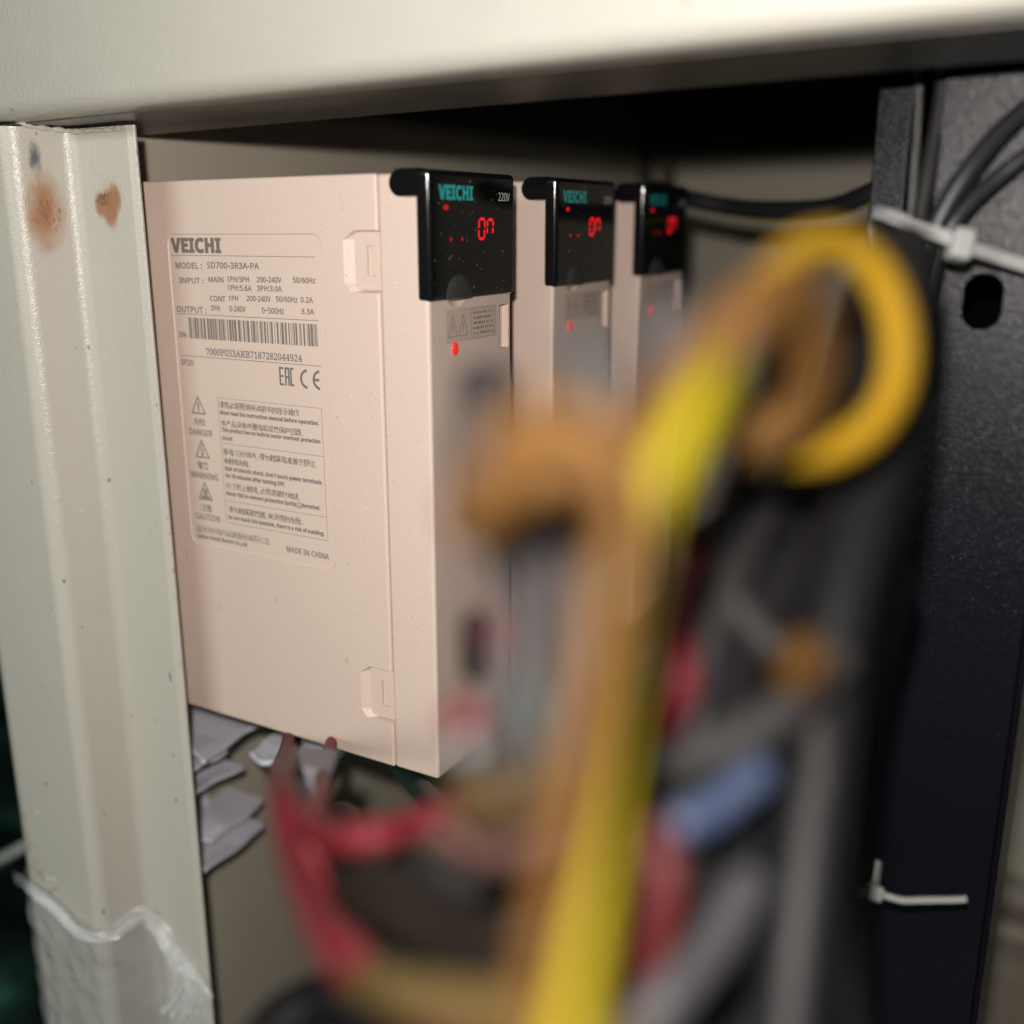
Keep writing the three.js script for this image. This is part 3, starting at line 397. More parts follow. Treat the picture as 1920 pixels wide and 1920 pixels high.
const driveLabel = 'beige servo drive with printed rating label on its side, nearest to the cream post';
const drive = thing('servo_drive', driveLabel, 'servo drive', 'servo drives in a row');
{
  const body = part('rear_housing', rearBody, M.plastic, drive);
  const np = part('nameplate', nameGeo, new THREE.MeshStandardMaterial({ map: plateTex, roughness: 0.5, bumpMap: grainBump, bumpScale: 0.00002 }), body);
  np.userData.label = 'recessed rating label printed in grey';
  const cover = part('front_cover', coverGeo, M.plastic, drive);
  for (const [a, b] of [[0.1402, 0.1551], [0.0148, 0.0304]]) { part('clip_tongue', tongueGeo(a, b), M.plastic, cover); part('clip_hook', box(0.0016, 0.0030, (a + b) / 2 - 0.0037, (a + b) / 2 + 0.0041, -0.0192, -0.0176, 0.0002, 1), M.plastic, body); }
  const disp = part('display', dispBody, M.display, drive);
  part('display_tab', tabGeo, M.display, disp);
  part('screen', planeZ(0.0011, 0.0421, 0.1390, 0.1692, 0.00106), screenMat, disp);
  part('thumb_grip', thumbGeo, M.thumb, disp);
  part('lit_digit', figure(0.0249, 0.1559, ['t', 'ul', 'ur', 'll', 'lr', 'b']), ledMat, disp); part('lit_digit', figure(0.0294, 0.1564, ['t', 'ul', 'ur', 'll', 'lr'], 0.0019), ledMat, disp);
  for (const x of [0.0093, 0.0148]) part('lit_dot', seg(x, 0.1533, 0.0012, Math.PI / 2, 0.0008), ledDim, disp);
  part('lit_dot', seg(0.0071, 0.1613, 0.0026, 0, 0.0012), ledDim, disp);
  part('warning_print', planeZ(0.0080, 0.0345, 0.1262, 0.1352, 0.00006), printMat, cover);
  part('indicator_lamp', new THREE.SphereGeometry(0.00155, 16, 10).scale(1, 1.2, 0.4).translate(0.0121, 0.1246, 0.0001), lampRed, cover);
}
const drive2 = drive.clone(); drive2.name = numbered('servo_drive'); drive2.position.set(0.0700, 0.0003, 0); scene.add(drive2);
drive2.userData.label = 'beige servo drive with a lit black display, in the middle of the row of three';
const drive3 = drive.clone(); drive3.name = numbered('servo_drive'); drive3.position.set(0.1395, 0.0006, 0); scene.add(drive3);
drive3.userData.label = 'farthest beige servo drive of the row, partly hidden by the yellow cable loop';

// ------------------------------------------------------------ the black upright at the right
M.flange = M.blackSteel.clone(); M.flange.specularIntensity = 0.25; M.slotShade = new THREE.MeshPhysicalMaterial({ color: new THREE.Color(0.002, 0.002, 0.002), roughness: 0.95, specularIntensity: 0 });  // last one paints the unlit inside of the slot as gloss-free black
const upright = thing('black_upright', 'black textured steel upright with an oval slot, right of the drives', 'post');
{
  const s = new THREE.Shape(); s.moveTo(0.1130, -0.36); s.lineTo(0.1432, -0.36); s.lineTo(0.1432, 0.30); s.lineTo(0.1130, 0.30); s.closePath();
  const c = onX(1842, 566, 0.045), hole = new THREE.Path(); rrect(c.z - 0.0045, c.z + 0.0045, c.y - 0.0067, c.y + 0.0067, 0.0043, 10).forEach(([z, y], i) => i ? hole.lineTo(z, y) : hole.moveTo(z, y)); hole.closePath(); s.holes.push(hole);
  const g = new THREE.ExtrudeGeometry(s, { depth: 0.002, bevelEnabled: true, bevelThickness: 0.0004, bevelSize: 0.0004, bevelSegments: 3, curveSegments: 12 });
  g.applyMatrix4(new THREE.Matrix4().makeBasis(new THREE.Vector3(0, 0, 1), new THREE.Vector3(0, 1, 0), new THREE.Vector3(-1, 0, 0))); g.translate(0.047, 0, 0);
  part('face_plate', boxUV(g), M.blackSteel, upright);
  part('flange', box(0.0476, 0.1175, -0.36, 0.30, 0.1436, 0.1452, 0.0004, 1), M.flange, upright);
  part('flange', box(0.055, 0.0570, -0.36, 0.30, 0.0962, 0.1046, 0.0005, 1), M.flange, upright);
  part('channel_back', box(0.1176, 0.1190, -0.36, 0.30, 0.0962, 0.1452, 0.0004, 1), M.slotShade, upright);
  part('flange', box(0.0571, 0.1175, -0.36, 0.30, 0.0962, 0.0978, 0.0004, 1), M.slotShade, upright);
}
const BK = M.cable(0.016, 0.016, 0.019, 0.42), BKg = new THREE.MeshPhysicalMaterial({ color: new THREE.Color(0.02, 0.02, 0.02), roughness: 0.33, ior: 2.2, clearcoat: 0.6, clearcoatRoughness: 0.3 }), GREY = M.cable(0.0065, 0.006, 0.0065, 0.6, 0.12), MID = M.cable(0.019, 0.018, 0.018, 0.6, 0.15);
const cab = (pts, rpx, d, mat, label, group, name = 'cable', opt) => solo(name, tube(pts.map(([x, y, q]) => at(x, y, q ?? d)), rad(rpx, d), opt), mat, label, 'cable', group);
cab([[2010, 150, .226], [1925, 205, .228], [1870, 255, .229], [1815, 322, .230], [1775, 385, .232], [1748, 445, .234], [1730, 520, .236], [1700, 700, .236]], 20, .23, BK, 'thick black cable curving across the black upright, upper of the pair', null);
cab([[2010, 240, .228], [1925, 292, .230], [1870, 335, .232], [1820, 378, .233], [1785, 420, .234], [1762, 465, .236], [1745, 540, .238], [1720, 700, .238]], 17, .232, BK, 'black cable curving across the upright below the thicker one', null);
cab([[1771, 120, .244], [1765, 185, .244], [1752, 260, .244], [1738, 340, .243], [1724, 420, .242], [1710, 520, .240], [1690, 700, .238]], 15, .244, BKg, 'glossy black cable running straight down the channel of the upright', null);
cab([[1724, 120, .250], [1722, 190, .250], [1718, 270, .249], [1712, 350, .247], [1707, 420, .245], [1690, 540, .242], [1670, 700, .240]], 9, .25, new THREE.MeshPhysicalMaterial({ color: new THREE.Color(0.03, 0.03, 0.03), roughness: 0.33, ior: 2.2, bumpMap: (() => { const t = grainBump.clone(); t.repeat.set(60, 60); return t; })(), bumpScale: 0.0003 }), 'thin black braided cable at the left of the upright channel', null);
// cables strung across behind the drives
cab([[1230, 352, .46], [1290, 372, .44], [1370, 388, .43], [1460, 394, .41], [1560, 388, .39], [1640, 358, .37], [1720, 330, .36]], 17, .41, BK, 'black cable strung across behind the third drive display', null);
cab([[1240, 372, .45], [1300, 380, .44], [1380, 400, .43], [1470, 410, .415], [1560, 402, .395], [1650, 372, .37], [1720, 350, .36]], 8, .42, M.cable(0.30, 0.27, 0.06), 'thin yellow green earth wire beside the strung black cable', null, 'wire');
cab([[1205, 240, .56], [1208, 300, .56], [1212, 360, .56]], 10, .56, BK, 'black cable hanging at the back corner above the drives', null);
cab([[1240, 240, .56], [1246, 300, .56], [1258, 360, .56]], 12, .56, M.cable(0.05, 0.03, 0.022), 'dark brown cable hanging beside the black one at the back', null);

// nylon cable ties
{
  const t = thing('cable_tie', 'white nylon cable tie holding black cables to the upright', 'cable tie');
  const up = UPV.clone().addScaledVector(RGT, 0.3).normalize();
  part('strap', strap([at(1640, 470, .262), at(1636, 405, .246), at(1660, 402, .232), at(1720, 425, .226), at(1790, 452, .2245)], up, rad(23, .228), 0.0010), M.nylon, t);
  const hd = part('head', new RoundedBoxGeometry(0.0046, 0.0066, 0.0046, 4, 0.0010), M.nylon, t); hd.position.copy(at(1801, 459, .2235)); hd.quaternion.copy(camera.quaternion); hd.rotateZ(-0.24);
  part('tail', strap([at(1806, 461, .2245), at(1860, 479, .2275), at(1920, 498, .2285), at(1990, 520, .229)], up, rad(23, .227), 0.0010), M.nylon, t);
  for (let i = 0; i < 9; i++) { const r = part('tooth', new THREE.BoxGeometry(0.00035, rad(17, .226), 0.0004), M.nylon, t); r.position.copy(at(1826 + i * 5, 467.5 + i * 1.65, .22505 + i * 0.00022)); r.quaternion.copy(camera.quaternion); r.rotateZ(-0.24); }
}
{
  const t = thing('cable_tie', 'white nylon cable tie with its cut tail sticking out over the lower black upright', 'cable tie');
  part('strap', strap([at(1500, 1640, .225), at(1560, 1664, .23), at(1615, 1674, .245), at(1640, 1660, .25), at(1648, 1615, .252)], UPV.clone(), rad(16, .25), 0.0009), M.nylon, t);
  const hd = part('head', new RoundedBoxGeometry(0.0033, 0.0036, 0.0033, 3, 0.0007), M.nylon, t); hd.position.copy(at(1640, 1673, .248)); hd.quaternion.copy(camera.quaternion); hd.rotateZ(-0.3);
  part('tail', strap([at(1646, 1675, .248), at(1670, 1682, .2485), at(1690, 1687, .249), at(1740, 1687, .25), at(1800, 1686, .251), at(1811, 1685, .2512)], UPV.clone(), rad(11, .25), 0.0008), M.nylon, t);
}

// ------------------------------------------------------------ grey slotted duct fingers below the first drive
{
  const d = thing('slotted_duct', 'grey plastic slotted wiring duct with warped fingers below the first drive', 'wiring duct');
  const finger = (x0, x1, z0, z1, y, wob, s) => {
    const nx = 14, nz = 10, top = [], idx = [];
    for (const side of [0, 1]) for (let i = 0; i <= nx; i++) for (let j = 0; j <= nz; j++) {
      const u = i / nx, v = j / nz, edge = Math.pow(1 - u, 2);
      top.push(x1 + (x0 - x1) * (1 - u) + edge * 0.0016 * Math.sin(v * 9 + s), y + edge * wob * (Math.sin(v * 7.5 + s * 2) + 0.12 * Math.sin(v * 19 + s)) + 0.0003 * Math.sin(u * 9 + s) - edge * 0.001 - side * 0.0016, z0 + (z1 - z0) * v + 0.0008 * Math.sin(u * 5 + s));
    }
    const m = nz + 1, N = (nx + 1) * m, q = (a, b, c, e) => idx.push(a, b, c, b, e, c);
    for (let i = 0; i < nx; i++) for (let j = 0; j < nz; j++) { const a = i * m + j; q(a, a + 1, a + m, a + m + 1); q(N + a, N + a + m, N + a + 1, N + a + m + 1); }
    for (let j = 0; j < nz; j++) { q(j, N + j, j + 1, N + j + 1); const e = nx * m + j; q(e, e + 1, N + e, N + e + 1); }
    for (let i = 0; i < nx; i++) { const a = i * m, b = i * m + nz; q(a, a + m, N + a, N + a + m); q(b, N + b, b + m, N + b + m); }
    const g = new THREE.BufferGeometry(); g.setAttribute('position', new THREE.Float32BufferAttribute(top, 3)); g.setIndex(idx); return boxUV(toCreasedNormals(g, 0.7));
  };
  const F = [[-0.001, 0.027, -0.1285, -0.0955, -0.0170, 0.0007, 1], [-0.004, 0.014, -0.1200, -0.1000, -0.0225, 0.0012, 4], [0.013, 0.030, -0.0885, -0.0600, -0.0195, 0.0007, 2], [-0.002, 0.024, -0.1270, -0.1035, -0.0345, 0.0018, 3], [0.011, 0.040, -0.1280, -0.1090, -0.0590, 0.0012, 5], [0.003, 0.036, -0.1200, -0.1050, -0.0665, 0.0010, 6]];
  for (const f of F) {
    part('finger', finger(...f), M.duct, d);
    const [x0, , z0, z1, y, wob, q] = f, lip = [];       // rolled free end
    for (let i = 0; i <= 8; i++) { const v = i / 8; lip.push(new THREE.Vector3(x0 + 0.0016 * Math.sin(v * 9 + q), y + wob * Math.sin(v * 7.5 + q * 2) - 0.0017, z0 + (z1 - z0) * v + 0.0008 * Math.sin(q))); }
    part('finger_lip', tube(lip, 0.0013, { rs: 10 }), M.duct, d);
  }
  part('duct_rail', box(0.0262, 0.0290, -0.075, -0.010, -0.1290, -0.1272, 0.0004, 1), M.duct, d);
}

// ------------------------------------------------------------ clear plastic film round the foot of the post
const film = new THREE.MeshPhysicalMaterial({ color: new THREE.Color(0.88, 0.885, 0.89), roughness: 0.2, transmission: 0.86, thickness: 0, ior: 1.45, bumpMap: (() => { const t = dataTex(512, (x, y, i) => nBroad[i], 0.03); return t; })(), bumpScale: 0.0012 });
const filmMilky = new THREE.MeshPhysicalMaterial({ color: new THREE.Color(0.90, 0.905, 0.91), roughness: 0.13, ior: 1.6, transmission: 0.60, thickness: 0, ior: 1.45 });
{
  const t = thing('plastic_film', 'crumpled clear plastic film stuck round the foot of the cream post', 'plastic film');
  const edge = [[30, 1630, 'outer'], [60, 1648, 'outer'], [110, 1680, 'outer'], [150, 1716, 'outer'], [185, 1737, 'inner'], [212, 1733, 'inner'], [240, 1712, 'inner'], [275, 1705, 'inner']].map(([a, b, f]) => unroll(a, b, f));
  edge.sort((a, b) => a[0] - b[0]);
  const yTop = (u) => { if (u <= edge[0][0]) return edge[0][1] - (edge[0][0] - u) * 2.2; for (let i = 1; i < edge.length; i++) if (u <= edge[i][0]) { const k = (u - edge[i - 1][0]) / (edge[i][0] - edge[i - 1][0]), s = k * k * (3 - 2 * k); return edge[i - 1][1] + (edge[i][1] - edge[i - 1][1]) * s; } return edge[edge.length - 1][1]; };
  const surf = (u, off) => { const P = postGeo.P; let i = 1; while (i < P.length - 1 && P[i].s < u) i++; const a = P[i - 1], b = P[i], k = (u - a.s) / Math.max(1e-9, b.s - a.s); return [a.x + (b.x - a.x) * k + (a.nx + (b.nx - a.nx) * k) * off, a.y + (b.y - a.y) * k + (a.ny + (b.ny - a.ny) * k) * off]; };
  const u0 = edge[0][0] - 0.006, u1 = edge[edge.length - 1][0] + 0.03, nu = 120, nv = 50, pos = [], uv = [], idx = [];
  const bump = (u, y) => 0.00042 * (Math.sin(u * 330 + y * 260) * Math.sin(y * 240 - u * 150) + 0.5 * Math.sin(u * 500 - y * 420)) + 0.0005 * Math.pow(Math.abs(Math.sin(u * 95 - y * 120 + Math.sin(y * 90) * 0.7)), 14);
  for (let j = 0; j <= nv; j++) for (let i = 0; i <= nu; i++) { const u = u0 + (u1 - u0) * i / nu, top = yTop(u), y = top + (POST_Y0 + 0.06 - top) * Math.pow(j / nv, 1.4), w = surf(u, 0.0013 + bump(u, y)); pos.push(w[0], y, w[1]); uv.push(u, y); if (i && j) { const a = (j - 1) * (nu + 1) + i - 1; idx.push(a, a + nu + 1, a + 1, a + 1, a + nu + 1, a + nu + 2); } }
  const g = new THREE.BufferGeometry(); g.setAttribute('position', new THREE.Float32BufferAttribute(pos, 3)); g.setAttribute('uv', new THREE.Float32BufferAttribute(uv, 2)); g.setIndex(idx); g.computeVertexNormals();
  part('wrap', g, film, t);
  // the bunched upper hem: pleated ribbons
  const ribbon = (path, wf, n, m, s, amp, mat, name) => { const c = new THREE.CatmullRomCurve3(path), P = [], U = [], I = []; for (let i = 0; i <= n; i++) { const q = c.getPointAt(i / n), tn = c.getTangentAt(i / n), side = new THREE.Vector3().crossVectors(tn, FWD).normalize(), w = wf(i / n); for (let j = 0; j <= m; j++) { const v = j / m - 0.5, k = q.clone().addScaledVector(side, v * w).addScaledVector(FWD, -amp * (Math.abs(Math.sin(v * 11 + s + i * 0.13)) + 0.6 * Math.sin(i * 0.45 + s * 3 + v * 5) * Math.cos(v * 23 - i * 0.21))); P.push(k.x, k.y, k.z); U.push(i / n * 0.06, v * w); if (i && j) { const a = (i - 1) * (m + 1) + j - 1; I.push(a, a + 1, a + m + 1, a + 1, a + m + 2, a + m + 1); } } } const gg = new THREE.BufferGeometry(); gg.setAttribute('position', new THREE.Float32BufferAttribute(P, 3)); gg.setAttribute('uv', new THREE.Float32BufferAttribute(U, 2)); gg.setIndex(I); gg.computeVertexNormals(); return part(name, gg, mat, t); };
  const lift = (px, py, X) => { const h = hitPost(px, py), q = h ? h.point.clone() : onX(px, py, -0.0125); q.addScaledVector(FWD, -0.0016); return q; };
  const hem = [[34, 1640, -.030], [64, 1662, -.030], [112, 1698, -.030], [150, 1736, -.0305], [180, 1752, -.024], [214, 1748, -.0155], [242, 1726, -.0135], [272, 1712, -.0135], [300, 1736, -.0135], [322, 1770, -.0135], [340, 1812, -.0135]].map(([a, b, x]) => lift(a, b, x));
  ribbon(hem, (k) => 0.0044 + 0.0018 * Math.sin(k * 9), 110, 14, 0.4, 0.0008, filmMilky, 'hem');
  ribbon(hem.map((q) => q.clone().addScaledVector(FWD, -0.0008).addScaledVector(UPV, -0.0008)), (k) => 0.0026 + 0.0012 * Math.sin(k * 14 + 1), 110, 10, 2.1, 0.0009, filmMilky, 'hem');
  const tail = [[300, 1735], [322, 1768], [342, 1800], [350, 1840], [343, 1880], [334, 1905]].map(([a, b]) => lift(a, b, -.014));
  ribbon(tail, (k) => 0.004 + 0.0085 * Math.pow(k, 1.3), 60, 16, 1.2, 0.0013, filmMilky, 'loose_end');
  ribbon([[345, 1800], [368, 1822], [390, 1850], [402, 1866]].map(([a, b]) => lift(a, b, -.013)), (k) => 0.0045 * (1.2 - k), 30, 8, 3.0, 0.0010, filmMilky, 'loose_end');
  ribbon([[348, 1795], [362, 1832], [370, 1862], [366, 1896]].map(([a, b]) => lift(a, b, -.0125)), (k) => 0.007 * (0.4 + k), 30, 10, 5.0, 0.0012, filmMilky, 'loose_end');
}

// ------------------------------------------------------------ cables and plugs close in front
const NEAR = (d) => d < 0.13 ? d * 0.63 : d < 0.24 ? d * (0.63 + (d - 0.13) * 2.5) : d * (0.905 + Math.min(0.095, (d - 0.24) * 1.6));
const near = (pts, rpx, d, ...a) => cab(pts.map(([x, y, q]) => [x, y, NEAR(q ?? d)]), rpx, NEAR(d), ...a);
const P = (x, y, d) => at(x, y, NEAR(d)), R = (px, d) => rad(px, NEAR(d));
const GOLD = M.cable(0.165, 0.095, 0.005, 0.6, 0.12), YEL = M.cable(0.118, 0.094, 0.003, 0.6, 0.10), ORA = M.cable(0.050, 0.0235, 0.0060, 0.6, 0.12), RED = M.cable(0.085, 0.008, 0.012, 0.5, 0.35), TAN = M.cable(0.05, 0.034, 0.012, 0.5, 0.35), TEAL = M.cable(0.009, 0.026, 0.021, 0.5, 0.35), BLU = M.cable(0.026, 0.036, 0.066, 0.45, 0.35), PINK = M.cable(0.12, 0.055, 0.05, 0.5, 0.35), PALE = M.cable(0.085, 0.066, 0.062, 0.5, 0.35), BLK = M.cable(0.003, 0.003, 0.0033, 0.55, 0.25);
// dark harness at the right, in front of the upright
near([[1690, 480, .20], [1680, 640, .195], [1655, 830, .19], [1610, 1000, .185], [1560, 1200, .18], [1530, 1450, .175], [1500, 1700, .17], [1470, 2000, .165]], 78, .18, M.cable(0.004, 0.004, 0.0045, 0.5, 0.3), 'thick charcoal cable sweeping down behind the yellow loop', null);
near([[1640, 560, .215], [1600, 760, .21], [1520, 950, .20], [1400, 1120, .19], [1290, 1290, .185], [1230, 1480, .18], [1200, 1700, .18]], 70, .19, GREY, 'grey cable crossing behind the loop toward the yellow stripe', null);
near([[1590, 1000, .20], [1480, 1080, .19], [1390, 1200, .185], [1330, 1360, .18], [1290, 1560, .175], [1260, 1800, .17], [1240, 2000, .17]], 75, .18, GREY, 'grey cable hanging just right of the yellow stripe', null);
near([[1640, 1080, .21], [1580, 1280, .205], [1545, 1500, .2], [1540, 1700, .2], [1530, 2000, .19]], 80, .20, BLK, 'black cable hanging beside the lower cable tie', null);
near([[1480, 1150, .215], [1450, 1400, .21], [1430, 1650, .2], [1400, 2000, .19]], 100, .205, BLK, 'black cable hanging in the middle of the dark harness', null);
near([[1380, 1050, .225], [1350, 1350, .22], [1330, 1650, .21], [1320, 2000, .2]], 100, .215, BLK, 'black cable hanging behind the grey cables', null);
near([[1560, 1240, .17], [1430, 1360, .165], [1300, 1420, .165], [1190, 1440, .17]], 45, .167, MID, 'pale grey cable crossing below the orange plug', null);
near([[1400, 1660, .16], [1330, 1780, .155], [1240, 1880, .15], [1150, 1980, .15]], 42, .155, M.cable(0.035, 0.034, 0.037, 0.5, 0.35), 'light grey cable slanting down at the bottom of the harness', null);
near([[1420, 1450, .16], [1330, 1520, .158], [1270, 1550, .157], [1215, 1580, .16]], 34, .158, BLU, 'pale blue cable crossing near the foot of the yellow stripe', null);
near([[1340, 1010, .19], [1290, 1080, .18], [1262, 1180, .172], [1276, 1275, .168], [1240, 1360, .17]], 34, .172, RED, 'red wire looping just right of the yellow stripe', null, 'wire');
near([[1225, 1560, .155], [1245, 1640, .153], [1230, 1760, .153], [1190, 1860, .155]], 38, .154, M.cable(0.05, 0.008, 0.008, 0.5, 0.3), 'dull red wire low down beside the yellow stripe', null, 'wire');
{ const p = solo('plug', new RoundedBoxGeometry(R(95, .165), R(110, .165), R(80, .165), 4, 0.0016), ORA, 'orange plug in the dark harness right of the yellow stripe', 'plug'); p.position.copy(P(1500, 1245, .165)); p.rotation.set(0.3, 0.6, 0.2); }
{ const p = solo('plug', new RoundedBoxGeometry(R(50, .22), R(90, .22), R(50, .22), 4, 0.0012), M.cable(0.05, 0.022, 0.004, 0.5, 0.35), 'dark orange plug at the edge of the black upright', 'plug'); p.position.copy(P(1648, 1040, .205)); p.rotation.set(0.1, 0.9, 0); }
// orange and yellow cables
near([[930, 900, .124], [945, 820, .122], [1000, 780, .120], [1080, 790, .119], [1150, 850, .118], [1175, 940, .118], [1150, 1080, .118], [1115, 1300, .118], [1080, 1500, .118], [1035, 1720, .118], [985, 1980, .118]], 42, .119, ORA, 'orange cable bending down left of the yellow stripe', null);
near([[900, 960, .13], [970, 890, .126], [1080, 870, .124], [1190, 810, .132], [1300, 700, .138], [1400, 590, .138], [1480, 540, .142], [1520, 640, .148], [1500, 770, .154], [1400, 830, .156]], 56, .134, ORA, 'orange cable arching from the first drive into the loop', null);
near([[1050, 2020, .116], [1085, 1800, .120], [1122, 1560, .126], [1155, 1320, .130], [1182, 1110, .130], [1222, 940, .128], [1310, 760, .130], [1385, 650, .146], [1460, 540, .162], [1530, 480, .170]], 37, .130, YEL, 'bright yellow cable rising as a stripe up to the loop', null);
near([[1375, 630, .152], [1440, 525, .156], [1505, 470, .160], [1568, 458, .163], [1638, 505, .165], [1680, 605, .166], [1676, 725, .166], [1618, 812, .165], [1530, 850, .164], [1430, 838, .163], [1350, 790, .162]], 33, .162, GOLD, 'golden yellow cable closing in a loop above the dark harness', null);
near([[1180, 1980, .13], [1050, 1930, .135], [900, 1890, .14], [780, 1870, .145], [720, 1850, .15], [660, 1830, .16]], 46, .142, TAN, 'tan yellow cable curving along the bottom toward the red wires', null);
near([[1130, 1340, .14], [1050, 1430, .142], [960, 1480, .145], [900, 1500, .15]], 66, .143, M.cable(0.045, 0.028, 0.012, 0.5, 0.3), 'brownish cable end left of the yellow stripe above the red wire', null);
// by the first drive
{ const p = solo('plug', new RoundedBoxGeometry(R(104, .17), R(330, .17), R(60, .17), 4, 0.002), M.cable(0.016, 0.0150, 0.016, 0.6, 0.12), 'tall dark grey plug on the front of the first drive', 'plug'); p.position.copy(P(908, 848, .17)); p.rotation.set(0, -1.03, -0.04); }
near([[900, 800, .160], [905, 880, .155], [940, 990, .150], [1000, 1080, .148], [1070, 1190, .146]], 52, .155, M.cable(0.034, 0.031, 0.032, 0.5, 0.3), 'grey cable plugged into the front of the first drive', null);
near([[960, 930, .165], [1000, 1000, .162], [1030, 1090, .160], [1040, 1180, .158]], 58, .161, M.cable(0.010, 0.020, 0.017, 0.6, 0.12), 'dark green cable filling the gap below the orange arch', null);
near([[985, 900, .158], [1015, 1000, .152], [1045, 1100, .150], [1060, 1220, .148]], 44, .152, TEAL, 'teal cable beside the grey one at the first drive', null);
near([[1085, 640, .150], [1105, 680, .148], [1130, 740, .146], [1150, 820, .145]], 34, .148, M.cable(0.035, 0.034, 0.035, 0.5, 0.3), 'grey cable plugged into the middle drive', null);
near([[1262, 590, .150], [1250, 650, .148], [1235, 720, .146], [1190, 820, .145]], 36, .148, M.cable(0.035, 0.033, 0.035, 0.5, 0.3), 'grey cable plugged into the farthest drive', null);
{ const p = thing('plug', 'pale pink terminal plug low on the front of the first drive', 'plug'); const q = part('plug_body', new RoundedBoxGeometry(R(190, .152), R(270, .152), R(90, .152), 4, 0.003), PALE, p); q.position.copy(P(1000, 1280, .155)); q.rotation.set(0, 0.5, 0.06); const c = part('plug_cap', new RoundedBoxGeometry(R(90, .142), R(150, .142), R(50, .142), 4, 0.002), PINK, p); c.position.copy(P(1075, 1340, .145)); c.rotation.set(0, 0.5, 0); }
{ const p = solo('plug', new RoundedBoxGeometry(R(74, .19), R(135, .19), R(50, .19), 4, 0.002), BLK, 'black plug at the edge of the pale pink terminal plug', 'plug'); p.position.copy(P(890, 1212, .19)); p.rotation.set(0, 0.5, 0.1); }
{ const p = solo('push_button', new THREE.SphereGeometry(R(36, .150), 24, 16), RED, 'small red button below the black plug on the first drive', 'button'); p.position.copy(P(872, 1348, .150)); }
{ const p = solo('plug', new RoundedBoxGeometry(R(70, .150), R(60, .150), R(50, .150), 4, 0.002), M.cable(0.10, 0.11, 0.11, 0.5, 0.3), 'small white plug at the lower front corner of the first drive', 'plug'); p.position.copy(P(878, 1398, .150)); }
near([[925, 1170, .150], [940, 1210, .149], [960, 1280, .147], [1010, 1370, .145], [1090, 1420, .143]], 22, .148, M.cable(0.055, 0.014, 0.016, 0.5, 0.3), 'pinkish red wire leaving the black plug of the first drive', null, 'wire');
// red wires under the first drive
near([[575, 1300, .37], [556, 1380, .35], [545, 1430, .25], [530, 1500, .20], [545, 1590, .19], [580, 1690, .175], [640, 1790, .16], [740, 1870, .15], [880, 1930, .145]], 24, .20, RED, 'red wire arching down below the first drive toward the tan cable', null, 'wire');
near([[560, 1310, .37], [540, 1395, .33], [533, 1480, .21], [590, 1560, .19], [690, 1570, .18], [800, 1540, .185], [900, 1490, .18], [1000, 1440, .175], [1090, 1420, .17]], 30, .19, RED, 'red wire running right from the bend toward the yellow stripe', null, 'wire');
near([[640, 1340, .37], [612, 1420, .30], [600, 1500, .21], [580, 1580, .19], [600, 1680, .19], [680, 1800, .17]], 22, .20, M.cable(0.15, 0.02, 0.024, 0.5, 0.35), 'dull red wire doubling the bend below the duct', null, 'wire');
near([[760, 1640, .20], [860, 1650, .185], [960, 1610, .18], [1080, 1560, .175], [1160, 1500, .17]], 55, .18, MID, 'grey cable below the long red wire', null);
near([[700, 1660, .24], [800, 1720, .22], [950, 1740, .2], [1100, 1700, .19]], 110, .21, M.cable(0.028, 0.024, 0.022, 0.5, 0.35), 'dark brown cable inside the bend of the red wires', null);
near([[640, 1560, .27], [660, 1700, .25], [780, 1800, .23], [950, 1830, .21], [1100, 1820, .19]], 75, .22, M.cable(0.05, 0.034, 0.024, 0.5, 0.35), 'brown cable curving behind the tan cable', null);
near([[470, 2010, .20], [530, 1920, .20], [600, 1880, .2], [700, 1900, .195], [800, 1960, .19]], 52, .20, BLK, 'black cable humping up at the bottom edge near the post', null);
near([[690, 1330, .38], [735, 1410, .36], [790, 1480, .31], [850, 1530, .27]], 26, .27, TEAL, 'short teal wire under the lower corner of the first drive', null, 'wire');
{ const p = solo('plug', new RoundedBoxGeometry(R(110, .25), R(95, .25), R(80, .25), 4, 0.0015), M.cable(0.16, 0.155, 0.17, 0.4, 0.35), 'pale grey plug between the red wires below the first drive', 'plug'); p.position.copy(P(585, 1462, .255)); p.rotation.set(0.2, 0.5, -0.2); }

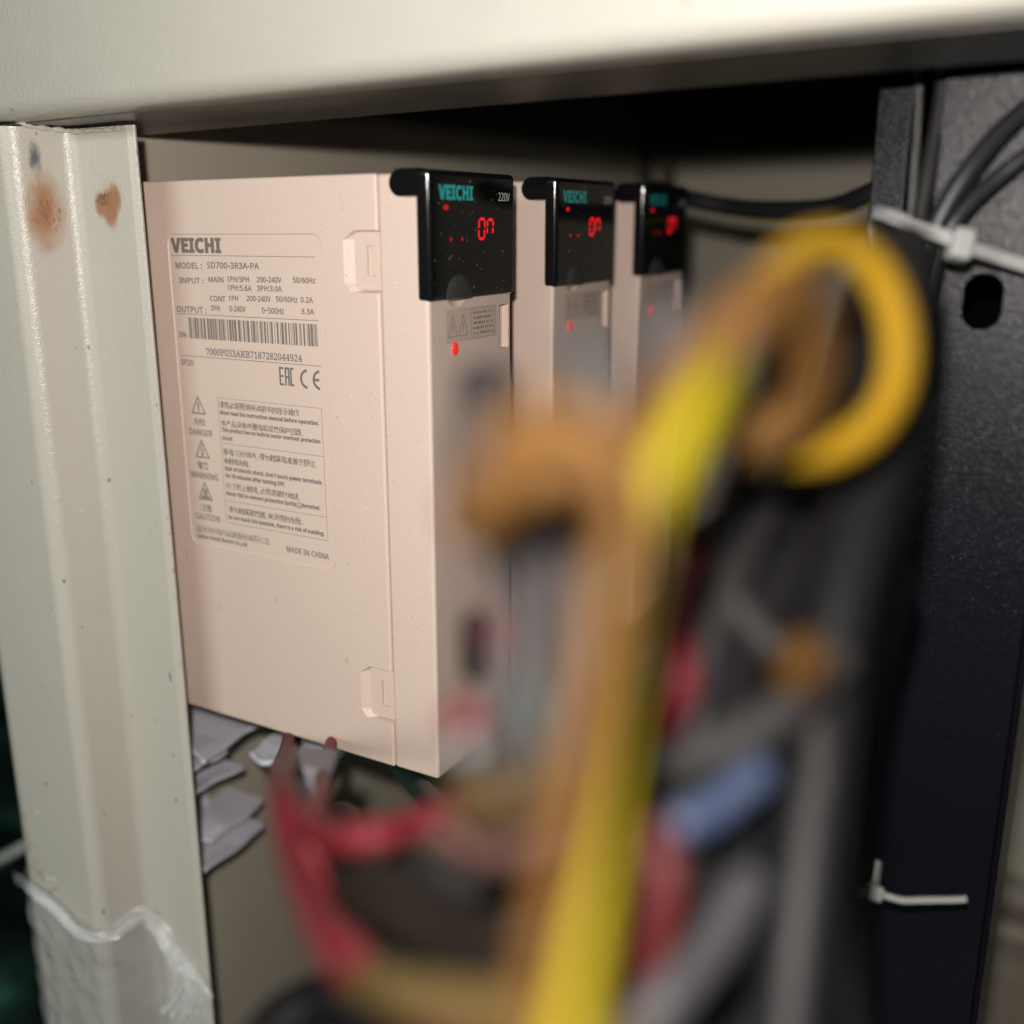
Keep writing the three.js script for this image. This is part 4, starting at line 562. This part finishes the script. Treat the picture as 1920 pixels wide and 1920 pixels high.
// many thin conductors that fill the harness
{
  const thin = [M.cable(0.004, 0.004, 0.0044, 0.55, 0.2), M.cable(0.010, 0.0095, 0.0098, 0.55, 0.2), M.cable(0.018, 0.017, 0.0175, 0.55, 0.2)];
  for (let i = 0; i < 11; i++) {
    const x0 = rr(1380, 1660), x1 = rr(1260, 1560), x2 = rr(1230, 1580), q = rr(0.178, 0.200), pts = [[x0, rr(560, 900), q + 0.01], [x0 - rr(-40, 120), rr(980, 1100), q], [x1, rr(1250, 1400), q - 0.006], [x2, rr(1560, 1720), q - 0.010], [x2 + rr(-120, 60), 2000, q - 0.012]];
    near(pts, rr(16, 30), q, thin[i % 3], 'thin dark wire in the blurred harness right of the yellow stripe', 'thin dark wires of the harness', 'wire');
  }
  const left = [[0.020, 0.018, 0.018], [0.020, 0.028, 0.026], [0.030, 0.027, 0.026], [0.018, 0.0155, 0.0155], [0.046, 0.038, 0.035], [0.018, 0.032, 0.028]];
  const names = ['dark wire', 'dull teal grey wire', 'charcoal wire', 'dim grey wire', 'light grey wire', 'grey green wire'];
  const spot = ['nearest the grey plug cable of the first drive', 'crossing the pale pink terminal plug', 'hanging between the pink plug and the orange cable', 'running down beside the orange cable', 'drooping in front of the middle drive', 'behind the teal cable near the orange arch'];
  left.forEach((c, i) => { const x = 960 + i * 26, q = 0.138 + 0.004 * (i % 3); near([[x - 20 + i * 18, 880 + i * 14, q + 0.012], [x, 1020, q + 0.006], [x + rr(-10, 26), 1180, q + 0.002], [x + rr(-30, 40), 1330, q], [x + rr(0, 60), 1440, q]], rr(24, 34), q, M.cable(...c, 0.55, 0.3), names[i] + ' ' + spot[i], null, 'wire'); });
  near([[840, 1560, .16], [930, 1600, .155], [1010, 1560, .15], [1080, 1490, .148]], 34, .153, M.cable(0.060, 0.030, 0.026, 0.55, 0.3), 'dusky pink wire under the brownish cable end', null, 'wire');
  near([[640, 1640, .20], [740, 1700, .185], [860, 1760, .175], [980, 1780, .165], [1080, 1740, .16]], 60, .18, M.cable(0.012, 0.009, 0.0075, 0.55, 0.2), 'dark brown wire filling the bend of the red wires', null, 'wire');
}

renderer.render(scene, camera);
